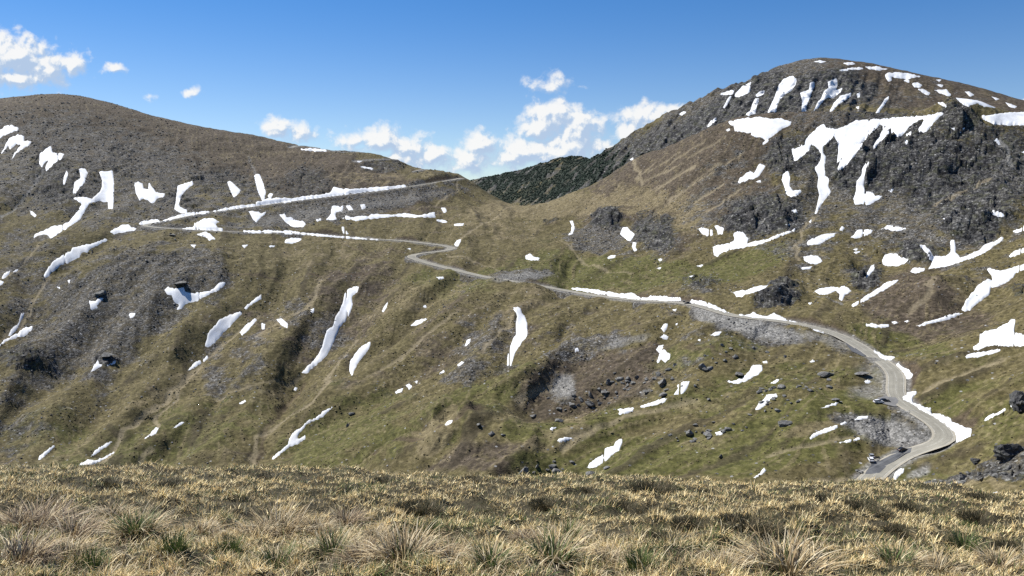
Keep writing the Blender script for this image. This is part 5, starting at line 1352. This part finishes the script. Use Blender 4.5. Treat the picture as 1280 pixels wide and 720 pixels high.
def tussock_mesh(name, seed, R, parts):
    """parts: list of (count, palette, length range, lean range deg, droop range deg, base radius)"""
    rng = np.random.RandomState(seed); V_, F_, C_ = [], [], []; off = 0
    for (n, pal, ln, le, dr, br) in parts:
        a = rng.uniform(0, 2 * PI, n); r = br * np.sqrt(rng.rand(n))
        base = np.stack([r * np.cos(a), r * np.sin(a), np.full(n, -.03)], -1)
        az = a + rng.normal(0, .6, n)
        lean = np.radians(rng.uniform(le[0], le[1], n)) * (.4 + .6 * r / br); dro = np.radians(rng.uniform(dr[0], dr[1], n))
        v, f, c = blades(base, az, rng.uniform(ln[0], ln[1], n), lean, dro, rng.uniform(.006, .013, n), pick(pal, n, rng), 5)
        V_.append(v); F_.append(f + off); C_.append(c); off += len(v)
    return np_mesh(name, np.concatenate(V_), np.concatenate(F_), MAT_BLADE, cols={'tint': np.concatenate(C_)})
TUS = {
 'dry': [tussock_mesh('grass_tussock', 500 + k, .3, [(330, STRAW, (.20, .40), (20, 85), (35, 105), .19), (140, STRAW * .7, (.12, .28), (10, 60), (20, 80), .16), (260, THATCH_SHADE, (.06, .20), (0, 80), (10, 60), .21), (26, GREEN, (.12, .25), (0, 40), (10, 40), .12)]) for k in range(3)],
 'dark': [tussock_mesh('grass_tussock', 520 + k, .3, [(260, BROWN * 1.5, (.18, .38), (20, 85), (30, 110), .2), (150, STRAW, (.2, .42), (15, 80), (30, 100), .18), (260, THATCH_SHADE, (.06, .2), (0, 80), (10, 60), .22)]) for k in range(2)],
 'mixed': [tussock_mesh('grass_tussock', 540 + k, .3, [(170, GREEN * 1.2, (.16, .34), (5, 60), (20, 60), .15), (230, STRAW, (.2, .40), (25, 85), (30, 100), .2), (200, THATCH_SHADE, (.06, .2), (0, 80), (10, 70), .2)]) for k in range(2)],
 'green': [tussock_mesh('grass_tuft', 560 + k, .2, [(220, GREEN, (.14, .30), (0, 45), (8, 40), .11), (50, STRAW, (.14, .3), (10, 70), (20, 60), .13)]) for k in range(2)],
 'shrub': [tussock_mesh('heath_shrub', 580 + k, .4, [(1700, HEATH, (.08, .24), (0, 80), (0, 50), .46), (300, STRAW * .6, (.08, .2), (0, 70), (0, 40), .4)]) for k in range(2)],
}
def gnd_hit(u, v):
    p = GND.hit(u, v); return p
rngt = np.random.RandomState(77)
PLANTED = []
def plant(kind, u, v, wpx, label, natural=.62):
    x, y, z = gnd_hit(u, v)
    L = TUS[kind]; me = L[rngt.randint(len(L))]
    name = {'shrub': 'heath_shrub', 'green': 'grass_tuft'}.get(kind, 'grass_tussock')
    o = link(name, me)
    s = wpx * y / F / {'shrub': .95, 'green': .42}.get(kind, natural)
    s = min(max(s, .5), 2.2) * (1 if kind == 'shrub' else .9)
    o.scale = (s, s, s * (.8 if kind == 'shrub' else .88) * rngt.uniform(.9, 1.1)); o.rotation_euler = (0, 0, rngt.uniform(0, 6.28))
    o.location = (x, y, z)
    PLANTED.append((kind, x, y, s * {'shrub': .36, 'green': .12}.get(kind, .22)))
    tag(o, label, {'shrub': 'shrub', 'green': 'grass tuft'}.get(kind, 'tussock'), {'shrub': 'low heath shrubs on the brow', 'green': 'green grass tufts in the dry turf'}.get(kind, 'dry grass tussocks on the brow'))
for a in [('dark',45,664,120,'tall ragged straw tussock at the far left with long stalks'),('dark',92,672,90,'brown flattened tussock right of the tall ragged one'),('dark',22,704,110,'dark green centred tussock in the lower left corner'),
 ('mixed',170,664,85,'loose half green tussock between the brown one and the round straw one'),('green',218,690,60,'brightest green tuft left of centre at the bottom'),('green',112,712,60,'green tuft cut by the bottom edge at lower left'),('green',288,692,50,'small green tuft under the orange straw clump'),
 ('dry',318,672,70,'orange straw clump beside a small green tuft'),('dry',347,668,95,'large round straw tussock with a dark heart'),('dark',432,656,66,'dark brown tussock right of the large round one'),('mixed',415,694,90,'spreading pale green and straw tussock below the brown one'),
 ('dry',505,700,120,'wide arching straw tussock with a hollow dark side'),('green',541,666,36,'small upright green tuft beyond the arching tussock'),('dry',250,668,60,'low straw tussock between two green tufts'),('mixed',612,708,90,'sparse straw and green tussock at bottom centre'),
 ('mixed',690,700,110,'big spiky green and straw tussock right of bottom centre'),('mixed',712,672,60,'smaller spiky tussock just behind the big spiky one'),('green',800,712,66,'sparse green tuft at the bottom right of the big spiky tussock'),('dry',985,716,150,'broad pale straw tussock at the bottom edge'),
 ('dry',905,712,80,'matted straw tussock left of the broad pale one'),('mixed',1120,704,80,'grassy green and straw tussock at lower right'),('green',1205,688,60,'thin green tuft at right below a dark shrub'),('dry',1170,716,80,'straw tussock at the bottom edge on the right'),
 ('dry',470,676,60,'low straw tussock just behind the arching one'),('dry',140,648,60,'small straw tussock behind the brown flattened one'),('dry',1250,712,80,'straw tussock in the lower right corner'),('dark',20,660,80,'straw tussock cut by the left edge behind the far left one'),('dry',395,668,64,'small round tussock between the large round one and the brown one'),('dark',455,702,80,'dark hearted tussock left of the wide arching one'),('dry',560,704,80,'matted tussock right of the wide arching one'),('dry',80,700,90,'straw tussock between the dark green one and a green tuft'),('mixed',345,706,80,'flat green and straw tussock below the large round one'),('dark',655,676,46,'small dark tussock left of the big spiky one'),('dry',760,704,70,'straw tussock right of the big spiky one')]:
    plant(*a)
for u, v, w, lab in [(735,616,32,'small dark heath shrub near the brow right of centre'),(815,615,64,'widest dark heath shrub on the brow line'),(887,618,24,'small heath shrub right of the widest one on the brow line'),(680,631,40,'dark heath shrub left in the middle turf'),
 (782,638,50,'round dark heath shrub in the middle turf'),(868,660,62,'left half of the long heath shrub belt on the right'),(935,661,84,'largest dark heath shrub in the long belt on the right'),(1232,626,48,'dark heath shrub below the bright snow strip'),(1078,640,72,'long dark heath shrub left of three on the right'),
 (1140,640,54,'dark heath shrub in the middle of three on the right'),(1225,650,54,'dark heath shrub right of three toward the right edge'),(826,676,34,'small heath shrub below the long belt'),(1176,677,28,'small heath shrub alone at lower right'),(1270,690,60,'brown heath shrub cut by the right edge'),
 (1127,667,26,'tiny heath shrub above the grassy tussock'),(330,600,44,'dark heath smudge on the brow line left of centre'),(476,604,40,'dark heath shrub on the brow line behind the brown tussock'),(590,602,34,'small dark heath shrub on the brow line at centre'),(520,640,70,'dark heath shrub behind the small green tuft'),
 (130,606,36,'small heath shrub on the brow line at left'),(215,610,50,'flat dark heath shrub behind the half green tussock'),(1000,640,40,'low heath shrub between the two shrub belts'),(985,672,50,'heath shrub beside the leaning stalks at right'),(1030,628,50,'thin dark heath shrub near the right brow')]:
    plant('shrub', u, v, w, lab)
# the turf itself: short dry grass over the whole slope
rng = np.random.RandomState(31)
NB = 720000
yy = 3.0 * (34 / 3.0) ** (rng.rand(NB) ** .92); xx = yy * rng.uniform(-.95, .95, NB)
cl = gnoise(xx / .28, yy / .28, 307) * .6 + gnoise(xx / .6, yy / .6, 305) * .5 + rng.normal(0, .12, NB); cg = fbm(xx, yy, 2.2, 3, 333); cd = fbm(xx, yy, 1.1, 3, 337)
cl = cl + gnoise(xx / 1.25, yy / 1.25, 309) * .35
keep = (cl > -.04) | (rng.rand(NB) < .14)
for kd, sx_, sy_, sr_ in PLANTED:
    keep &= ((xx - sx_) ** 2 + (yy - sy_) ** 2 > sr_ ** 2) | (rng.rand(NB) < .1)
xx, yy, cl, cg, cd = xx[keep], yy[keep], cl[keep], cg[keep], cd[keep]; n = len(xx)
base = np.stack([xx, yy, ground_z(xx, yy) - .01], -1)
col = pick(STRAW, n, rng) * np.array([1.52, 1.50, 1.30]) * np.clip(.8 + .6 * cl, .5, 1.3)[:, None]  # painted light: blades lighter on hummock tops, darker in the gaps
sel = rng.rand(n)
gm = .09 + sstep(cg + rng.normal(0, .12, n), .02, .32) * .5; dm = sstep(cd + rng.normal(0, .1, n), .16, .36) * .8
col = np.where((sel < gm)[:, None], pick(GREEN, n, rng) * 1.05, col)
sel2 = rng.rand(n); col = np.where((sel2 < dm)[:, None], pick(HEATH, n, rng) * 1.7, col)
ln = (.035 + .065 * rng.rand(n)) * (1 + .9 * np.clip(cl, -.4, .9)) * np.where(sel2 < dm, .75, 1)
v, f, c = blades(base, rng.uniform(0, 6.28, n), ln * 1.1, np.radians(rng.uniform(5, 75, n)), np.radians(rng.uniform(10, 60, n)), .003 + .0006 * yy * rng.uniform(.7, 1.3, n), col, 2)
tag(link('grass', np_mesh('grass', v, f, MAT_BLADE, cols={'tint': c})), 'short dry tan and green turf covering the near slope', 'grass', kind='stuff')
# longer loose blades matted between the tussocks near the camera
NL = 34000
yy = rng.uniform(4.0, 10.5, NL); xx = yy * rng.uniform(-.95, .95, NL)
kp = (fbm(xx, yy, 1.6, 2, 351) + rng.normal(0, .12, NL) > -.02) & (rng.rand(NL) < 1.25 - yy / 11)
xx, yy = xx[kp], yy[kp]; n = len(xx)
col = np.where((rng.rand(n) < .16)[:, None], pick(GREEN, n, rng) * 1.1, pick(STRAW, n, rng) * 1.1)
col = np.where((rng.rand(n) < .2)[:, None], pick(BROWN, n, rng), col)
v, f, c = blades(np.stack([xx, yy, ground_z(xx, yy) - .01], -1), rng.uniform(0, 6.28, n), rng.uniform(.10, .30, n), np.radians(rng.uniform(15, 80, n)), np.radians(rng.uniform(30, 110, n)), rng.uniform(.005, .010, n), col, 4)
tag(link('grass', np_mesh('grass', v, f, MAT_BLADE, cols={'tint': c})), 'longer matted straw blades between the near tussocks', 'grass', kind='stuff')
# single long dead stalks
for k, (u0, v0, u1, v1, lab) in enumerate([(30,645,58,606,'longest dead stalk leaning right over the far left tussock'),(71,662,67,612,'upright dead stalk beside the far left tussock'),(92,662,84,633,'short dead stalk bending left above the brown tussock'),(405,628,412,592,'thin curved stalk crossing the brow line left of centre'),
 (607,678,577,632,'dead stalk leaning left at centre'),(637,684,637,642,'upright dead stalk right of centre'),(846,677,866,639,'dead stalk leaning right in front of the heath belt'),(957,688,868,663,'long arching stalk bent down over the heath belt'),(1011,690,990,661,'curved dead stalk at the left of the broad pale tussock'),
 (1027,692,1050,667,'dead stalk leaning right behind the broad pale tussock'),(1056,708,1050,668,'upright dead stalk right of the broad pale tussock'),(1262,672,1241,656,'short dead stalk leaning left near the right edge'),(1116,722,1119,692,'upright stalk at the bottom edge on the right'),(548,690,520,655,'thin stalk leaning left above the arching tussock'),
 (162,662,134,640,'short stalk leaning left behind the loose half green tussock'),(1037,712,1022,688,'short dead stalk at the bottom right of the broad pale tussock')]):
    x, y, z = gnd_hit(u0, v0); a, e = ray(u1, v1)
    p0 = Vector((x, y, z - .02)); p1 = Vector((float(a) * y, y - .02, CAMZ + float(e) * y))
    mid = (p0 + p1) / 2 + Vector(((p1.x - p0.x) * -.18, 0, abs(p1.x - p0.x) * .22 + .01))
    vs, fs = [], []
    for i in range(9):
        q = i / 8; p = p0 * (1 - q) ** 2 + mid * 2 * q * (1 - q) + p1 * q * q
        w = .0032 * (1 - .55 * q)
        for j in range(3): vs.append((p.x + w * math.cos(j * 2.09), p.y + w * math.sin(j * 2.09), p.z))
        if i:
            for j in range(3): a_ = (i - 1) * 3 + j; b_ = (i - 1) * 3 + (j + 1) % 3; fs.append((a_, b_, b_ + 3, a_ + 3))
    c = np.tile(np.array([STRAW[k % 3][0], STRAW[k % 3][1], STRAW[k % 3][2], 1.0]), (len(vs), 1))
    tag(link('grass_stalk', np_mesh('grass_stalk', vs, fs, MAT_BLADE, cols={'tint': c})), lab, 'grass stalk', 'long dead grass stalks')

# ------------------------------------------------------------------ vehicles on the lots
def paint(name, c, rough=.35, metal=0.0):
    m, t, b = new_mat(name); b.inputs['Base Color'].default_value = (*c, 1); b.inputs['Roughness'].default_value = rough; b.inputs['Metallic'].default_value = metal; b.inputs['Specular IOR Level'].default_value = .5
    n = t.noise(t.new('ShaderNodeTexCoord').outputs['Object'], 3, 3, .6)
    t.l.new(t.mix(t.math('MULTIPLY', t.smooth(n, .5, .7), .25), c, tuple(x * .7 + .05 for x in c)), b.inputs['Base Color'])
    return m
M_GLASS = paint('dark_car_glass', (.012, .014, .016), .08); M_TYRE = paint('tyre_rubber', (.018, .018, .018), .9); M_RIM = paint('rim_alloy', (.45, .45, .46), .35, .6); M_LAMP = paint('lamp_glass', (.8, .8, .78), .15); M_RED = paint('tail_lamp', (.35, .02, .02), .2)
def prism(profile, half, inset_from=None, inset=0.0):
    """extrude a side profile (x, z) to both sides; points above inset_from lean inwards"""
    n = len(profile); v = []
    for s in (-1, 1):
        for x, z in profile:
            h = half - (inset * (z - inset_from) if inset_from is not None and z > inset_from else 0)
            v.append((x, s * h, z))
    f = [tuple(range(n))[::-1], tuple(range(n, 2 * n))] + [(i, (i + 1) % n, n + (i + 1) % n, n + i) for i in range(n)]
    return v, f
def simple(name, vf, mat, parent, bevel=0.0):
    me = bpy.data.meshes.new(name); me.from_pydata(vf[0], [], vf[1]); me.materials.append(mat)
    if bevel:
        import bmesh
        bm = bmesh.new(); bm.from_mesh(me); bmesh.ops.bevel(bm, geom=bm.edges[:], offset=bevel, segments=2, affect='EDGES', profile=.6); bmesh.ops.recalc_face_normals(bm, faces=bm.faces); bm.to_mesh(me); bm.free()
    return link(name, me, parent)
def disc(x, y, z, r, w, n=18):
    v = [(x + r * math.cos(i * 2 * PI / n), y + s * w / 2, z + r * math.sin(i * 2 * PI / n)) for s in (-1, 1) for i in range(n)]
    f = [tuple(range(n)), tuple(range(2 * n - 1, n - 1, -1))] + [(i, n + i, n + (i + 1) % n, (i + 1) % n) for i in range(n)]
    return v, f
def car(loc, heading, mat, label, estate=False):
    root = bpy.data.objects.new('parked_car', None); COL.objects.link(root)
    root.location = loc; root.rotation_euler = (0, 0, heading)
    tag(root, label, 'car', 'cars on the gravel lots')
    rear = -2.1
    body = [(-2.15, .35), (-2.2, .75), (-2.05, .95), (1.0, .98), (1.9, .84), (2.15, .68), (2.15, .32), (1.8, .22), (-1.8, .22)]
    simple('body', prism(body, .88, .6, .12), mat, root, .04)
    cab = [(-2.0 if estate else -1.75, .93), (-1.75 if estate else -1.15, 1.42), (-.2, 1.50), (.35, 1.42), (1.15, .95)]
    simple('window', prism(cab, .80, .93, .32), M_GLASS, root, .02)
    roof = [(-1.72 if estate else -1.15, 1.43), (-.2, 1.52), (.36, 1.44), (.30, 1.39), (-.2, 1.46), (-1.6 if estate else -1.05, 1.38)]
    simple('roof', prism(roof, .66), mat, root, .01)
    for x in (-1.32, 1.35):
        for s in (-1, 1):
            w = simple('wheel', disc(x, s * .80, .33, .33, .22), M_TYRE, root); simple('rim', disc(x, s * .915, .33, .2, .015), M_RIM, w)
    for s in (-1, 1):
        simple('headlight', prism([(2.02, .62), (2.10, .78), (2.14, .72), (2.165, .62)], .17), M_LAMP, root).location = (0, s * .62, .0)
        simple('tail_light', prism([(-2.20, .72), (-2.14, .9), (-2.20, .9), (-2.22, .74)], .14), M_RED, root).location = (0, s * .66, 0)
def lot_point(u, v, W):
    zz = TER.hit(u, v)
    return (zz[0], zz[1], float(np.mean([w[2] for w in W])) - .03)
def lot_z(u, v):
    a, e = ray(u, v); x, y, z = TER.hit(u, v)
    z += .25
    k = np.argmin(np.hypot(ROAD[:, 0] - x, ROAD[:, 1] - y)); z = ROAD[k, 2] - .03
    D = (z - CAMZ) / float(e)
    return (float(a) * D, D, z)
car(lot_z(1088.5, 576), math.radians(78), paint('white_car_paint', (.75, .76, .77)), 'white car parked at the near end of the asphalt lot', True)
car(lot_z(1089, 571.5), math.radians(80), paint('silver_car_paint', (.42, .43, .44), .3, .3), 'silver car parked directly behind the white one')
car(lot_z(1128, 563.5), math.radians(20), paint('black_car_paint', (.012, .012, .014)), 'black car on the asphalt lot close to the road bend')
car(lot_z(1098, 503.5), math.radians(5), paint('white_van_paint', (.70, .71, .72)), 'white car in the small gravel pull-out above the bend', True)
car(lot_z(1106, 502.3), math.radians(-8), paint('black_car_paint', (.014, .014, .016)), 'dark car behind the white one in the small pull-out')
car(lot_z(859.5, 380), math.radians(165), paint('black_car_paint', (.012, .012, .014)), 'dark car driving on the straight road at the snow bank gap')
# motorcycle on the asphalt lot
root = bpy.data.objects.new('motorcycle', None); COL.objects.link(root); root.location = lot_z(1097, 573.5); root.rotation_euler = (0, .12, math.radians(150))
tag(root, 'dark motorcycle standing right of the white car on the lot', 'motorcycle')
M_BLK = paint('black_plastic', (.015, .015, .016), .5)
for x in (-.72, .72):
    w = simple('wheel', disc(x, 0, .32, .32, .14), M_TYRE, root); simple('rim', disc(x, 0, .32, .2, .16), M_RIM, w)
simple('body', prism([(-.5, .35), (-.45, .62), (-.1, .72), (.25, .92), (.45, .85), (.5, .5), (.3, .3), (-.2, .25)], .17), M_BLK, root, .03)
simple('seat', prism([(-.95, .80), (-.9, .90), (-.1, .86), (-.05, .76), (-.5, .72)], .14), M_BLK, root, .02)
simple('fork', prism([(.42, .98), (.50, 1.0), (.76, .34), (.69, .32)], .09), M_RIM, root)
simple('handlebar', prism([(.30, 1.02), (.36, 1.06), (.40, 1.02), (.35, .99)], .40), M_BLK, root)
simple('windscreen', prism([(.48, .95), (.30, 1.28), (.33, 1.29), (.55, .97)], .16), M_GLASS, root)
